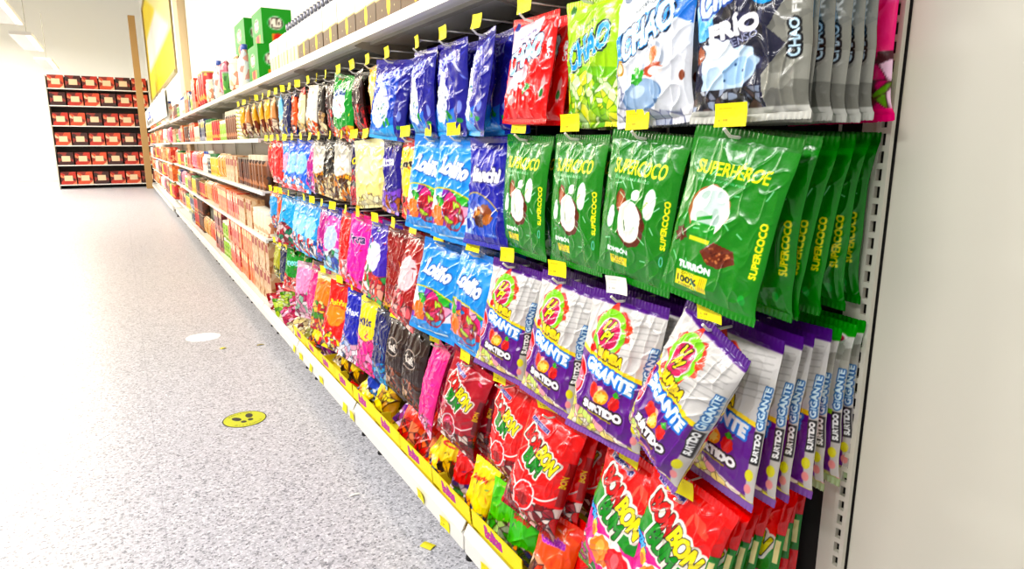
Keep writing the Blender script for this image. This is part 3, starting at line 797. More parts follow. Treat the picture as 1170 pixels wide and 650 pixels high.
g('bluered', 'blue bag with a red cherry dot', .24, .30, '1c74dc', '1456b8', ['e82838', 'f0f4f8', '58a8f0', 'e8a0b0'], split=.28, seed=19, panel='a8d4f4')
g('bluepink', 'blue and pink streaked bag', .24, .30, '3a9ae8', '2a7ad0', ['e82838', 'f8c0d0', 'e8f0f8', '7ac0f0'], split=.35, seed=20, panel='f0b8d0')
g('redplain', 'plain red sweets bag', .22, .29, 'e01c34', 'd01428', ['f4707a', 'f8d0d0', 'e83040'], split=.25, seed=21)
g('redyel', 'red and gold-edged sweets bag', .22, .29, 'd82420', 'e8a020', ['f4d060', 'e85030', 'f8e8b0'], split=.3, seed=22)
g('skyfig', 'sky-blue bag with small figures', .18, .27, '38a8e0', 'e88028', ['f4f4f0', '2860b0', 'e85030'], split=.4, seed=23)
g('olive', 'olive and yellow sweets bag', .16, .27, 'b8b838', 'd8d040', ['e8e0a0', '788820', 'f0f0c8'], split=.4, seed=24)
g('navyslim', 'navy narrow bag', .16, .27, '1c2458', '141a40', ['3a4a90', 'c8c040', '283068'], split=.3, seed=25)
g('violetwhite', 'violet and white milk-sweets bag', .25, .34, '5030b0', '4020a0', ['e85040', 'f8f4f0', '58a860', 'f0b0a0', 'c04050'], split=.5, seed=26, panel='e8e4f8', T=.06)
g('hotpink', 'hot pink lettered sweets bag', .25, .34, 'f03cae', 'ee2aa0', ['f8c0dc', 'e82838', 'f05ab8', 'c81c60'], 'Fruta', '201a60', 'f8d8f0', .22, seed=27, T=.06)
g('redbaloo', 'red bag with pale swirls', .24, .34, 'd8242c', 'c81c20', ['e8a8b0', 'b81420', 'f05a48', 'f4e0e0'], split=.45, seed=28, T=.06)
g('pinkblue', 'pink, white and blue sweets bag', .24, .33, 'e44aac', '3a2a9a', ['7ac8ec', 'f4f8fa', '3a9a6a', '2a58b8', 'b8e0f4'], split=.45, seed=29, panel='c8d8f4', T=.06)
g('cyanstack', 'cyan bag of assorted gums', .24, .32, '1ea4dc', '128cc8', ['f4f4f8', '78c8ec', 'e83848', '2860b8'], split=.4, seed=30, panel='a8e0f4', T=.06)
g('cyanred', 'cyan and dark red gum bag', .24, .32, '28b0e0', '1c98cc', ['8a1c34', 'b83048', '2a8a6a', 'e8d0d0'], split=.5, seed=31, T=.06)
g('redfoil', 'crimson foil sweets bag', .25, .36, 'a81424', '8a0f1c', ['e87880', 'c83040', 'f4c8c0', '8a1c28', 'f0a0a0'], split=.4, seed=32, panel='f0d4d8', T=.065)
g('redslim', 'narrow dark red bag', .22, .34, '9a101c', '7a0c14', ['e87880', 'd8a040', 'b82830'], split=.25, seed=33, T=.06)
g('greenred', 'green bag of red and white sweets', .22, .28, '12a044', '0e8a38', ['e83c3c', 'f8f0ec', 'f4a8a0', 'c82828'], 'menta', 'a8e4f4', None, .5, seed=34, T=.06)
g('lilac', 'pale pink bag of heart sweets', .23, .36, 'f0a8d0', 'd8b8c8', ['f4c8dc', 'd8a0b8', 'c02878', 'f8e8ee', 'a8d0b8'], split=.6, seed=35, T=.06)
g('magenta', 'magenta bag with white stars', .2, .34, 'e0208c', 'c81878', ['f8d8ec', 'f060b0', 'c01870'], split=.3, seed=36)
g('orangemix', 'orange and gold mixed sweets bag', .22, .34, 'e8902c', 'e8d8a8', ['f8c868', 'd85a28', 'c82848', 'f4e0a0', '5a9a3c'], split=.6, seed=37, T=.06)
g('redpush', 'red and yellow lettered snack bag', .25, .37, 'f01c1c', 'e01818', ['f8e43c', 'f4f0e8', 'f83018', 'e01410'], 'PushPop', 'ffee20', 'd81410', .3, seed=38, T=.05, panel='f8a030')
g('bluewhite', 'royal blue bag with pale window', .2, .36, '1c2cb0', '2430c0', ['e8b8cc', 'f4f0f4', '58a0e0', 'c8d0e8'], 'Max', 'f4f8ff', None, .4, seed=39)
g('yelpink', 'yellow bag with magenta lower half', .22, .36, 'f8e620', 'f8f020', ['f01c9c', 'e81490', 'f8a8d0', 'f030a8'], 'Kids', '201a80', None, .62, seed=40)
g('navycyan', 'navy and cyan narrow sweets bag', .2, .36, '14206a', '101850', ['2aa8d8', 'b8d8e8', '1c5ab0'], split=.35, seed=41)
def art_coffee():
    a = Art(.2, .34, .0026, '3a211a')
    a.above(lambda x: .92+0*x, '221412')
    a.ell(.45, .62, .30, .20, 'c9beb4'); a.ell(.45, .62, .27, .175, '2c1814')
    a.text('Café', .45, .62, .16, 'efe8e0', .4, bold=.012)
    a.cells(0, 1, .05, .36, ['5a3626', 'a86a50', '3c221a', '8a4a3a', 'd8b8a0'], 40, 3, .12, '20100c')
    return a
design('coffee', 'dark brown round-emblem coffee bag', art_coffee, T=.06, seed=140, lump=.005)
g('pinklong', 'hot pink and red long sweets bag', .2, .44, 'f01c98', 'e81488', ['f870c0', 'd81470', 'f8c8e0'], split=.2, seed=42, T=.05)
g('yelshelf', 'creamy lemon wafer bag', .16, .25, 'f0e8a0', 'e8d860', ['c8b848', 'f8f4d0', '8a8020'], split=.4, seed=43)

# ------------------------------------------------------------------ hooks with their price tags
def tag_mesh(name, col, near, seed=0):
    a = Art(.068, .041, .0012 if near else .004, col)
    if near:
        r = np.random.default_rng(seed)
        for y, n, hh in ((.78, 9, .035), (.60, 6, .02), (.28, 5, .10), (.12, 3, .03)):
            x = .12
            for i in range(n):
                w_ = r.uniform(.03, .09)
                if r.random() < .8: a.rect(x, x+w_*.8, y-hh/2, y+hh/2, 'b8a820' if col != 'f6f6ee' else 'c8c8c0')
                x += w_
    u, v = np.meshgrid(np.linspace(0, 1, a.nx), np.linspace(0, 1, a.ny))
    X = (u-.5)*a.w; Z = (v-.5)*a.h
    Y = .004*np.sin(v*2.2)+.003*np.sin(u*3)
    return grid_mesh(name, [(X, Y-.0004, Z, a.sample(u, v), False), (X, Y+.0004, Z, a.sample(1-u, v), True)], M_PAPER)
TAGM = {(c, n): tag_mesh('price_tag', c, n, 3) for c in ('fff100', 'f6f6ee', 'f4ee6a') for n in (True, False)}
HOOK_X = .95
def hook_protos():
    out = {}
    p = MB()
    # origin at the tag; prong 35 mm below
    p.tube([(PEGX-HOOK_X+.02, 0, -.038), (.012, 0, -.041), (-.004, 0, -.039), (-.020, 0, -.026)], .0032)
    p.tube([(PEGX-HOOK_X+.012, 0, -.05), (PEGX-HOOK_X+.012, 0, .02)], .0035)
    out['prong'] = p.mesh('peg_hook', M_WIRE, True)
    q = MB(); q.tube([(PEGX-HOOK_X+.012, 0, .0), (.004, 0, .004)], .0022); q.box(.002, .006, -.010, .010, -.004, .006)
    out['arm'] = q.mesh('tag_arm', M_WIRE, True)
    return out
HP = hook_protos()
def place_hook(y, z, label, group, col='fff100', near=True, tw=0, lean=0, x=HOOK_X):
    o = link(bpy.data.objects.new('peg_hook', HP['prong'])); o.location = (x, y, z)
    tag(o, label, 'hook', group)
    link(bpy.data.objects.new('tag_arm', HP['arm']), o)
    t = link(bpy.data.objects.new('price_tag', TAGM[(col, near)]), o)
    t.location = (-.009, 0, -.002); t.rotation_euler = (math.radians(lean), math.radians(RNG.uniform(-4, 4)), -PI/2+math.radians(tw))
    return o

ORD = ['front', 'second', 'third', 'fourth', 'fifth', 'sixth', 'seventh', 'rearmost']
ROWN = {1: 'top row', 2: 'second row', 3: 'third row', 4: 'fourth row'}
ROWZ = {1: 1.81, 2: 1.505, 3: 1.14, 4: .75}

def hang(row, y, keys, n=3, loc='', pitchd=0, roll=0, twist=0, step=None, hook=True, col='fff100', tw=None, sc=1, dx=0, dz=0, front_only=None, x0=.972, lean=None):
    """a hook of the pegboard with n bags hanging one behind the other"""
    if isinstance(keys, str): keys = [keys]
    z = ROWZ[row]+(0 if row != 4 else 0)
    near = y < 2.6
    d0 = D[keys[0]]['desc']
    if hook:
        place_hook(y, z, 'tagged wire hook of the %s, %s%s' % (d0, ROWN[row], (', '+loc) if loc else ''), 'pegboard hooks, '+ROWN[row], col, near,
                   RNG.uniform(-14, 14) if tw is None else tw, RNG.uniform(-8, 12) if lean is None else lean)
    made = []
    if step is None: step = min(.05, .245/max(n, 1))
    for i in range(n):
        k = keys[min(i, len(keys)-1)]
        src = proto(k); d = D[k]
        f = 1-i/max(n, 1)
        P = pitchd*(f**1.3)+RNG.uniform(-.8, .8); Rr = roll*(f**1.5)+RNG.uniform(-1, 1)*(1.5 if y < 1.7 else 4); T_ = twist*(1 if i == 0 else .25)+RNG.uniform(-1, 1)*(3 if y < 1.7 or i else 9)
        lo = (x0+i*step+dx, y-.012+RNG.uniform(-.004, .004)*i, z-.041+dz-RNG.uniform(0, .004))
        ro = (-math.radians(P), math.radians(Rr), -PI/2+math.radians(T_))
        if d.get('used'): o = dup(src, lo, ro)
        else: o = src; o.location = lo; o.rotation_euler = ro; d['used'] = True
        o.scale = (sc, sc*(1 if i == 0 else min(1, step/(d['kw'].get('T', .05)*.95*sc))), sc)
        tag(o, '%s, %s on its hook, %s%s' % (d['desc'], ORD[min(i, 7)], ROWN[row], (', '+loc) if loc else ''), 'candy bag', 'candy bags hanging in the '+ROWN[row])
        made.append(o)
    return made

# top row
hang(1, .86, ['chaog']*6+['chaop']*2, 8, '', 2, 0, 4, step=.034, sc=1.0)
hang(1, 1.095, 'chaow', 4, '', 3, -1, 2, step=.045, sc=1.0)
hang(1, 1.30, 'lime', 3, '', 2, 0, 3, sc=1.0)
hang(1, 1.56, 'chaor', 4, '', 3, 3, 2, col='f4ee6a', tw=0, sc=.95)
hang(1, 1.83, 'milk0', 3, 'right one', 4, 4, -14)
hang(1, 2.07, 'milk1', 3, 'middle one', 3, 2, 0)
hang(1, 2.29, 'milk2', 3, 'left one', 3, 0, 0)
hang(1, 2.60, 'milk3', 3, '', 4, 3, 14, sc=1.02)
hang(1, 2.84, 'yelbrown', 3)
hang(1, 3.06, 'darkred', 2, 'right of the green bag')
hang(1, 3.28, 'greenwhite', 2, '', 4, 6, 12, sc=1.05)
hang(1, 3.51, 'darkred', 3, 'left of the green bag')
hang(1, 3.69, 'blacktoffee', 2, 'above the streaked bags', sc=.9)
hang(1, 3.88, 'whitecream', 2, '', 2, 2, 8)
hang(1, 4.14, 'creamleaf', 2)
hang(1, 4.36, 'orangeslim', 2)
hang(1, 4.56, 'navyslim', 2)
hang(1, 4.78, 'skywhite', 2)
hang(1, 5.02, 'tanslim', 2, 'nearer one', sc=1.05)
hang(1, 5.26, 'yellowslim', 2, 'nearest of four')
hang(1, 5.52, 'yellowslim', 2, 'second nearest of four')
hang(1, 5.82, 'yellowslim', 2, 'third nearest of four')
hang(1, 6.12, 'tanslim', 2, 'farther one', sc=1.05)
hang(1, 6.43, 'yellowslim', 2, 'farthest of four')
# second row
hang(2, .85, ['hero', 'papa', 'hero', 'hero', 'mama', 'mama'], 6, '', 5, 6, 2, step=.049, tw=4, lean=4)
hang(2, 1.10, 'coco', 4, 'nearest', 5, 5, 2, step=.05, tw=3)
hang(2, 1.345, 'coco', 4, 'in the middle', 4, 2, 0)
hang(2, 1.585, 'coco', 4, 'farthest', 4, 3, 0)
hang(2, 1.80, 'bianchi', 3, '', 4, 2, 4, hook=False)
hang(2, 2.0, 'loki2', 3, 'nearer', 4, 3, 6)
hang(2, 2.21, 'loki2', 3, 'farther', 4, 4, 6, sc=.97)
hang(2, 2.43, 'jel', 3, '', 4, 3, 5, col='f4ee6a')
hang(2, 2.66, 'purpchoc', 3, '', 3, 0, 0)
hang(2, 2.91, 'creambag', 3, '', 4, -3, 24)
hang(2, 3.08, 'oka', 2, '', 2, 0, 16)
hang(2, 3.28, 'silver', 3, 'right of the toffees', 4, 5, 12)
hang(2, 3.49, 'blacktoffee', 3, '', 4, 2, 4)
hang(2, 3.72, 'silver', 3, 'left of the toffees', 3, 4, 10)
hang(2, 3.92, 'magblue', 2, '', 3, 2)
hang(2, 4.14, 'bluered', 3, 'nearer', 4, 3, 16)
hang(2, 4.38, 'bluered', 3, 'farther', 4, 3, 16)
hang(2, 4.6, 'bluepink', 2, '', 3, 3, 12)
hang(2, 4.82, 'redplain', 3, 'nearer', 3, 2, 14)
hang(2, 5.04, 'redplain', 3, 'farther', 3, 2, 14)
hang(2, 5.24, 'redyel', 2)
# third row
near_gig = hang(3, .872, ['gigtwist']+['gig']*4+['giggreen']*3, 8, '', 5, 4, 0, step=.038, tw=-6, lean=14, front_only=True)
hang(3, 1.15, 'gig', 5, 'behind white tag', 11, 3, 8, step=.045, col='f6f6ee', tw=4, lean=10)
hang(3, 1.39, 'gig', 4, 'middle one', 9, 4, 4)
hang(3, 1.65, 'gig', 4, 'farthest', 9, 4, 8, sc=.97)
hang(3, 1.87, 'loki', 3, '', 10, 7, 10, sc=1.02, col='fff100')
hang(3, 2.14, 'loki2', 3, 'left one', 9, 8, 8, sc=.98)
hang(3, 2.38, 'redfoil', 3, '', 9, 7, 10, col='f4ee6a')
hang(3, 2.60, 'redslim', 2, '', 6, 3, 0)
hang(3, 2.83, 'violetwhite', 3, '', 8, 4, 8)
hang(3, 3.08, 'hotpink', 3, '', 8, 5, 14)
hang(3, 3.28, 'redbaloo', 3, '', 6, 4, 8)
hang(3, 3.52, 'pinkblue', 3, '', 9, 4, 16)
hang(3, 3.74, 'magblue', 2, 'nearest the cyan bags', 5, 2)
hang(3, 3.96, 'cyanstack', 2, 'nearest', 7, 4, 10)
hang(3, 4.16, 'cyanstack', 2, 'in the middle', 8, 4, 14)
hang(3, 4.38, 'cyanstack', 2, 'farthest', 6, 3, 8)
hang(3, 4.60, 'cyanred', 3, '', 8, 6, 22)
hang(3, 4.86, 'navyslim', 2, 'under the red bags')
hang(3, 5.02, 'orangeslim', 2, 'under the red bags')
hang(3, 5.22, 'skyfig', 2, '', 2, 0, 6)
# fourth row
hang(4, .92, 'bbmix', 7, 'nearest', 6, 9, 4, step=.042, dz=.035, sc=.93)
hang(4, 1.085, 'bbmix', 4, 'farther', 9, 8, 4, step=.055, sc=.93, dz=.02)
hang(4, 1.43, 'bbred', 4, 'nearer', 12, 9, 14, tw=20, lean=30, sc=.93, step=.06)
hang(4, 1.70, 'bbred', 3, 'farther', 4, 5, 0, sc=.9, dx=.03)
hang(4, 1.94, 'bbwine', 4, '', 10, 10, 8, sc=.93)
hang(4, 2.20, 'pinklong', 3, '', 12, 12, -6, sc=.82)
hang(4, 2.42, 'coffee', 3, 'nearer', 8, 4, 10)
hang(4, 2.62, 'coffee', 3, 'farther', 8, 3, 10)
hang(4, 2.82, 'navycyan', 2, '', 8, 5, 4)
hang(4, 3.03, 'yelpink', 3, '', 8, 4, 14)
hang(4, 3.24, 'bluewhite', 3, '', 9, 4, 10)
hang(4, 3.46, 'redpush', 4, '', 9, 6, 26, sc=1.0)
hang(4, 3.80, 'orangemix', 3, '', 9, 5, 14)
hang(4, 4.03, 'magenta', 2, '', 8, 5, 10)
hang(4, 4.24, 'lilac', 3, '', 9, 5, 20)
hang(4, 4.55, 'greenred', 3, '', 9, 8, 24, dz=.03)
hang(4, 4.80, 'tanslim', 2, 'behind the green bag')
hang(4, 5.02, 'navyslim', 2, 'beside the shelves', dz=0)
hang(4, 5.22, 'olive', 2, '', 2)
# the front bag on the near hook of the third row has swung round and leans to the left
near_gig[0].rotation_euler = (math.radians(-9), math.radians(21), -PI/2+math.radians(-10))
near_gig[0].scale = (.9, 1.1, .97)
near_gig[0].location.x -= .02

# ------------------------------------------------------------------ floor marks and litter
def disc(name, x, y, r, m, label, cat, rz=0):
    o = MB().lathe([(r, 0), (r, .0012)], 48).build(name, m); o.location = (x, y, .0002); o.rotation_euler = (0, 0, rz)
    return tag(o, label, cat)
stk = empty('floor_sticker', (.432, 3.62, .0004), math.radians(10))
tag(stk, 'round yellow floor sticker with black footprints on the terrazzo', 'sticker')
M_FY = mat('yellow_sticker', 'c9cf1a', .4); M_BLK = mat('black_print', '20201a', .5)
MB().lathe([(.112, 0), (.112, .0009)], 56).build('rim', M_BLK, stk)
o = MB().lathe([(.106, 0), (.106, .0012)], 56).build('face', M_FY, stk)
for sx, sy, rz in ((-.028, .0, .35), (.03, .01, -.2)):
    f = MB()
    c, q = math.cos(rz), math.sin(rz)
    def blob(cx, cy, rx, ry):
        vs = []
        for k in range(20):
            t = 2*PI*k/20; x, y = cx+rx*math.cos(t), cy+ry*math.sin(t)
            vs.append((sx+x*c-y*q, sy+x*q+y*c))
        f.add([(x, y, .001) for x, y in vs]+[(x, y, .0016) for x, y in vs], [tuple(range(20)), tuple(range(20, 40))]+[(i, (i+1) % 20, (i+1) % 20+20, i+20) for i in range(20)])
    blob(0, .022, .019, .032); blob(0, -.036, .014, .016)
    f.build('footprint', M_BLK, stk)
ring = Art(.2, .2, .002, 'c9cf1a')
def ring_text(t, top, m):
    cu = MB(); n = len(t)
    for i, ch in enumerate(t):
        if ch == ' ': continue
        a = (PI/2-(i-(n-1)/2)*.2) if top else (-PI/2+(i-(n-1)/2)*.2)
        tr, size = text_tris(ch)
        k = .014/.72; r = .088
        rot = a-PI/2 if top else a+PI/2
        c, q = math.cos(rot), math.sin(rot)
        for tri in tr*k:
            cu.add([(r*math.cos(a)+x*c-y*q, r*math.sin(a)+x*q+y*c, .0017) for x, y in tri], [(0, 1, 2)])
    return cu.build('lettering', m, stk)
ring_text('MANTENGA', True, M_BLK); ring_text('DISTANCIA', False, M_BLK)
disc('floor_sticker', .405, 5.44, .125, mat('white_sticker', 'f2f0f8', .4), 'plain round white sticker on the floor', 'sticker')
def scrap(x, y, w, d, rz, m, label):
    n = 5; vs = []
    for i in range(n+1):
        for s in (0, 1): vs.append(((i/n-.5)*w, (s-.5)*d, .002+.004*math.sin(i/n*PI)))
    vs += [(a, b, c+.0006) for a, b, c in vs]; k = 2*(n+1)
    fs = []
    for i in range(n):
        fs += [(2*i, 2*i+2, 2*i+3, 2*i+1), (k+2*i, k+2*i+1, k+2*i+3, k+2*i+2), (2*i, 2*i+k, 2*i+2+k, 2*i+2), (2*i+1, 2*i+3, 2*i+3+k, 2*i+1+k)]
    fs += [(0, 1, k+1, k), (2*n, 2*n+k, 2*n+1+k, 2*n+1)]
    o = MB().add(vs, fs).build('paper_scrap', m); o.location = (x, y, 0); o.rotation_euler = (0, 0, rz)
    return tag(o, label, 'litter')
M_FT = mat('fallen_tag_card', 'e8dc20', .5)
scrap(.832, 2.047, .036, .05, .5, M_FT, 'fallen yellow price tag on the floor by the shelf foot')
scrap(.706, 2.54, .045, .014, .0, M_WTAG, 'small white paper strip on the grey floor')
scrap(.50, 5.05, .04, .03, .4, M_FT, 'yellow scrap on the floor right of the white sticker')
scrap(.75, 5.0, .05, .02, .1, mat('olive_scrap', '9a8a30', .6), 'olive scrap on the floor close to the shelving')

# ------------------------------------------------------------------ price tags along the bottom edge
for i, (y, c) in enumerate([(1.61, 0), (1.92, 0), (2.14, 0), (3.01, 0), (3.13, 0), (3.59, 0), (3.83, 0), (4.08, 0), (4.27, 0)]):
    o = link(bpy.data.objects.new('shelf_price_tag', TAGM[('fff100', y < 2.6)])); o.location = (.842, y, .155)
    o.rotation_euler = (math.radians(RNG.uniform(-6, 14)), 0, -PI/2+math.radians(RNG.uniform(-4, 4)))
    where = ['nearest of the nine', 'second nearest of the nine', 'third nearest of the nine', 'fourth nearest of nine, closely paired', 'fifth nearest of nine, closely paired', 'sixth nearest of the nine', 'seventh nearest of the nine', 'eighth nearest of the nine', 'farthest of the nine'][i]
    tag(o, 'yellow price tag on the bottom shelf edge, '+where, 'price tag', 'price tags on the bottom shelf edge')

# ------------------------------------------------------------------ yellow display trays on the base deck
def tray_panel():
    a = Art(.315, .062, .0022, 'ffee10')
    a.text('Bolitas', .45, .5, .12, 'd83a9a', .34, rot=.06, bold=.006, out='7a4ab0', ow=.008)
    u, v = np.meshgrid(np.linspace(0, 1, a.nx), np.linspace(0, 1, a.ny))
    X = (u-.5)*a.w; Z = v*a.h; Y = 0*X
    return grid_mesh('front_panel', [(X, Y-.0012, Z, a.sample(u, v), False), (X, Y+.0012, Z, a.sample(1-u, v), True)], M_PAPER)
TP = tray_panel()
M_YC = mat('yellow_cardboard', 'e8d010', .6)
tb = MB().box(-.157, .157, .001, .30, .0, .003)
tb.box(-.159, -.157, .0, .30, 0, .06); tb.box(.157, .159, 0, .30, 0, .06); tb.box(-.157, .157, .298, .30, 0, .09)
TB = tb.mesh('tray', M_YC)
tn = ['nearest', 'second nearest', 'third nearest', 'fourth nearest', 'fifth nearest', 'fourth farthest', 'third farthest', 'second farthest', 'farthest']
for i in range(9):
    y = 1.43+.16+i*.325
    t = empty('display_tray', (.872, y, .2), -PI/2)
    tag(t, 'yellow cardboard display tray on the bottom deck, %s of nine' % tn[i], 'tray', 'yellow display trays on the bottom deck')
    p = link(bpy.data.objects.new('front_panel', TP), t); p.location = (0, -.001, .036); p.rotation_euler = (math.radians(4+RNG.uniform(-4, 4)), 0, math.radians(RNG.uniform(-1, 1)))
    link(bpy.data.objects.new('tray', TB), t)
# dark open carton nearest the camera
ct = MB()
M_KRAFT = mat('kraft_card_edge', '8a6a48', .7)
ct.box(-.17, .17, 0, .34, 0, .003); ct.box(-.17, -.167, 0, .34, 0, .15); ct.box(.167, .17, 0, .34, 0, .15); ct.box(-.167, .167, 0, .003, 0, .09); ct.box(-.167, .167, .337, .34, 0, .15)
o = ct.build('open_carton', M_KRAFT); o.location = (.90, 1.08, .2); o.rotation_euler = (0, 0, -PI/2)
tag(o, 'open brown carton at the near end of the bottom deck', 'carton')

# ------------------------------------------------------------------ small pouches lying and standing in the trays
def pouch(key, desc, w, h, base, top, cols, word=None, wcol='ffffff', out=None, seed=1, T=.045, split=.5, panel=None):
    design(key, desc, lambda: art_generic(w, h, .0022, base, top, cols, word, wcol, out, split, seed, panel), T=T, seed=seed+300, lump=.005, name='sweet_pouch', seal=.07)
pouch('p_yel', 'yellow gum pouch with red lettering', .11, .17, 'ffe818', 'fff03a', ['e85a28', '4a8ad0', 'f0b020', '3a2a60'], 'Sparky', 'e02818', None, 1, .035, .3)
pouch('p_yelcrum', 'crumpled yellow wrapped sweets pack', .13, .17, 'f4d81c', 'f8e83a', ['e8c010', 'fff060', 'c89a10', 'f8ec4a'], None, seed=2, T=.07, split=.8)
pouch('p_green', 'apple green gum pouch', .11, .16, '6ed018', '8ae02c', ['e8b0b8', '4ab010', 'b0b8a0', 'd0f0a0'], None, seed=3, T=.03, split=.5)
pouch('p_green2', 'green gum pouch with red lettering', .11, .17, '5cc61c', '86dc30', ['3a3a80', 'e89030', 'b8b0b0', '2a5a20'], 'Sparky', 'd83020', None, 4, .035, .35)
pouch('p_dgreen', 'dark green pouch lying flat', .13, .17, '2a9a24', '36b030', ['1c7a1c', '4ac040', '8ad87a'], None, seed=5, T=.04, split=.3)
pouch('p_orange', 'orange foil pouch', .13, .18, 'f4501c', 'ff6a20', ['f87838', 'e83a18', 'f8a078', 'c82a10'], None, seed=6, T=.06, split=.6)
pouch('p_orpink', 'salmon pouch with violet lettering', .13, .18, 'f46a3c', 'f05030', ['f8d8c0', 'e85a30', 'f0b090', 'f4f0e8'], 'Gomitas', 'b828c8', 'f0a0d8', 7, .05, .45)
pouch('p_red', 'red foil pouch', .13, .18, 'e01420', 'f02028', ['f86a60', 'b81018', 'e83c3c'], None, seed=8, T=.05, split=.4)
pouch('p_redsw', 'red pouch with green swirl', .12, .17, 'e01c34', 'd01030', ['b0a8b8', '4a8a4a', '5a3a90', 'f0e0e8'], None, seed=9, T=.05, split=.35)
pouch('p_purp', 'purple sweets pouch', .12, .17, '7a1c9a', '8a28b0', ['c890d8', '5a107a', 'b04a9a', 'e8d0f0'], None, seed=10, T=.06, split=.5)
pouch('p_cream', 'cream sack of pale sweets', .22, .26, 'f0e4b8', 'f4ecc8', ['f4e8c0', 'e8d8a0', 'c8603a', 'f8f4e0', 'a8a860'], None, seed=11, T=.08, split=.7)
pouch('p_mag', 'magenta sack lying on its side', .20, .24, 'e02880', 'e83a90', ['f890c0', 'c01c60', '8ac040', 'f8c0d8'], None, seed=12, T=.08, split=.5)
pouch('p_lime', 'lime green sack lying on its side', .20, .24, '98cc28', 'a8dc38', ['d8ec80', '70a818', 'c8e060', 'e8f0c0'], None, seed=13, T=.07, split=.5)
pouch('p_rose', 'red and white sack lying on its side', .20, .24, 'd82840', 'c82038', ['f4c0c8', 'b01830', 'f8e8e8', 'e05060'], None, seed=14, T=.07, split=.5)
pouch('p_blue', 'blue box-like pouch', .16, .18, '1850c0', '1a60d8', ['58a0f0', '1040a0', 'e8f0f8'], None, seed=15, T=.06, split=.4)
pouch('p_black', 'yellow and black chocolate pouch', .11, .17, 'f4dc20', 'f8e83a', ['2a1c18', '5a3a28', 'e8c020', 'd82820'], 'C', 'd81c20', None, 16, .045, .5)
pouch('p_green3', 'dark green wrapped pouch', .13, .17, '0c7a30', '0a6a28', ['0a5a20', '3aa050', 'e8f0e8'], None, seed=17, T=.05, split=.3)

def put_pouch(key, x, y, z, lean, roll, tw, where, sc=1.0, rot=None):
    """z = height of the pouch's lower edge; lean back in degrees (90 = lying flat, face up)"""
    d = D[key]; src = proto(key); h = src_h[key] if key in src_h else None
    if h is None:
        h = max(v.co.z for v in src.data.vertices)-min(v.co.z for v in src.data.vertices); src_h[key] = h
    L_ = math.radians(lean); h = h*sc
    # hanging origin is at the top: place it so that the lower edge sits at (x, y, z)
    ro = (L_, math.radians(roll), -PI/2+math.radians(tw))
    M = Matrix.Rotation(ro[2], 4, 'Z') @ Matrix.Rotation(ro[1], 4, 'Y') @ Matrix.Rotation(ro[0], 4, 'X')
    low = M @ Vector((0, 0, -h))
    loc = Vector((x, y, z))-low
    if d.get('used'): o = dup(src, loc, ro)
    else: o = src; o.location = loc; o.rotation_euler = ro; d['used'] = True
    o.scale = (sc, sc, sc)
    return tag(o, '%s in the bottom trays, %s' % (d['desc'], where), 'sweet pouch', 'sweet pouches in the bottom trays')
src_h = {}
PL = [('p_yel', .90, 1.80, .235, -16, 6, 10, 'beside the apple green one'),
      ('p_green', .905, 1.66, .23, -14, 8, 16, 'behind the yellow strip'),
      ('p_green2', .905, 1.52, .235, -12, 8, 14, 'left of the salmon pouch'),
      ('p_orpink', .91, 1.37, .235, -16, 4, 14, 'at the near end'),
      ('p_red', .96, 1.30, .23, -14, 6, 8, 'just behind the salmon pouch'),
      ('p_red', 1.01, 1.28, .23, -12, 6, 4, 'second behind the salmon pouch'),
      ('p_red', 1.06, 1.26, .23, -12, 6, 0, 'rearmost near the salmon pouch'),
      ('p_blue', .98, 1.12, .25, -50, 10, 10, 'in the brown carton'),
      ('p_green3', 1.04, 1.02, .25, -40, -8, 0, 'in the brown carton'),
      ('p_green3', .98, .97, .25, -55, 12, 20, 'at the outer side of the brown carton'),
      ('p_yelcrum', 1.02, 1.72, .25, -60, 30, 20, 'behind the green pouch'),
      ('p_yelcrum', 1.00, 1.84, .26, -55, -20, 0, 'behind the lettered yellow pouch'),
      ('p_dgreen', 1.0, 1.60, .24, -35, 8, 10, 'between two green pouches'),
      ('p_redsw', .92, 1.95, .235, -22, 6, 18, 'beside the yellow lettered pouch'),
      ('p_redsw', 1.0, 1.95, .26, -30, 0, 0, 'behind the other red swirl pouch'),
      ('p_black', .92, 2.09, .235, -20, 8, 16, 'left of the red swirl pouch'),
      ('p_yel', .905, 2.18, .235, -34, 16, 0, 'beside the black and yellow pouch'),
      ('p_orange', .93, 2.26, .235, -30, 14, 20, 'nearer one of two'),
      ('p_orange', .93, 2.44, .235, -18, 10, 22, 'farther one of two'),
      ('p_red', 1.02, 2.30, .25, -28, 10, 0, 'behind the orange pouches'),
      ('p_purp', .95, 2.60, .235, -40, 30, 20, 'beside the orange pouches'),
      ('p_yelcrum', .92, 2.78, .235, -24, 8, 20, 'beside the purple pouch'),
      ('p_yelcrum', .97, 2.86, .26, -40, -30, 0, 'topmost beside the purple pouch'),
      ('p_blue', .95, 2.98, .235, -30, 0, 24, 'beside the crumpled yellow packs'),
      ('p_yel', .90, 3.06, .22, -42, 24, 0, 'left of the blue pouch'),
      ('p_black', .93, 3.24, .235, -22, 12, 24, 'nearer one of the left pair'),
      ('p_green', .98, 3.18, .25, -26, 20, 14, 'behind the left black and yellow pouch'),
      ('p_black', .93, 3.38, .235, -24, -10, 20, 'farther one of the left pair'),
      ('p_cream', .95, 3.56, .24, -50, 20, 20, 'small one under the red lettered bag', .6),
      ('p_purp', .93, 3.78, .235, -22, 8, 24, 'beside the small cream sack'),
      ('p_yel', .93, 4.02, .235, -24, 4, 24, 'farthest of the yellow pouches')]
for p in PL:
    put_pouch(*p) if len(p) > 8 else put_pouch(*p, sc=1.17)
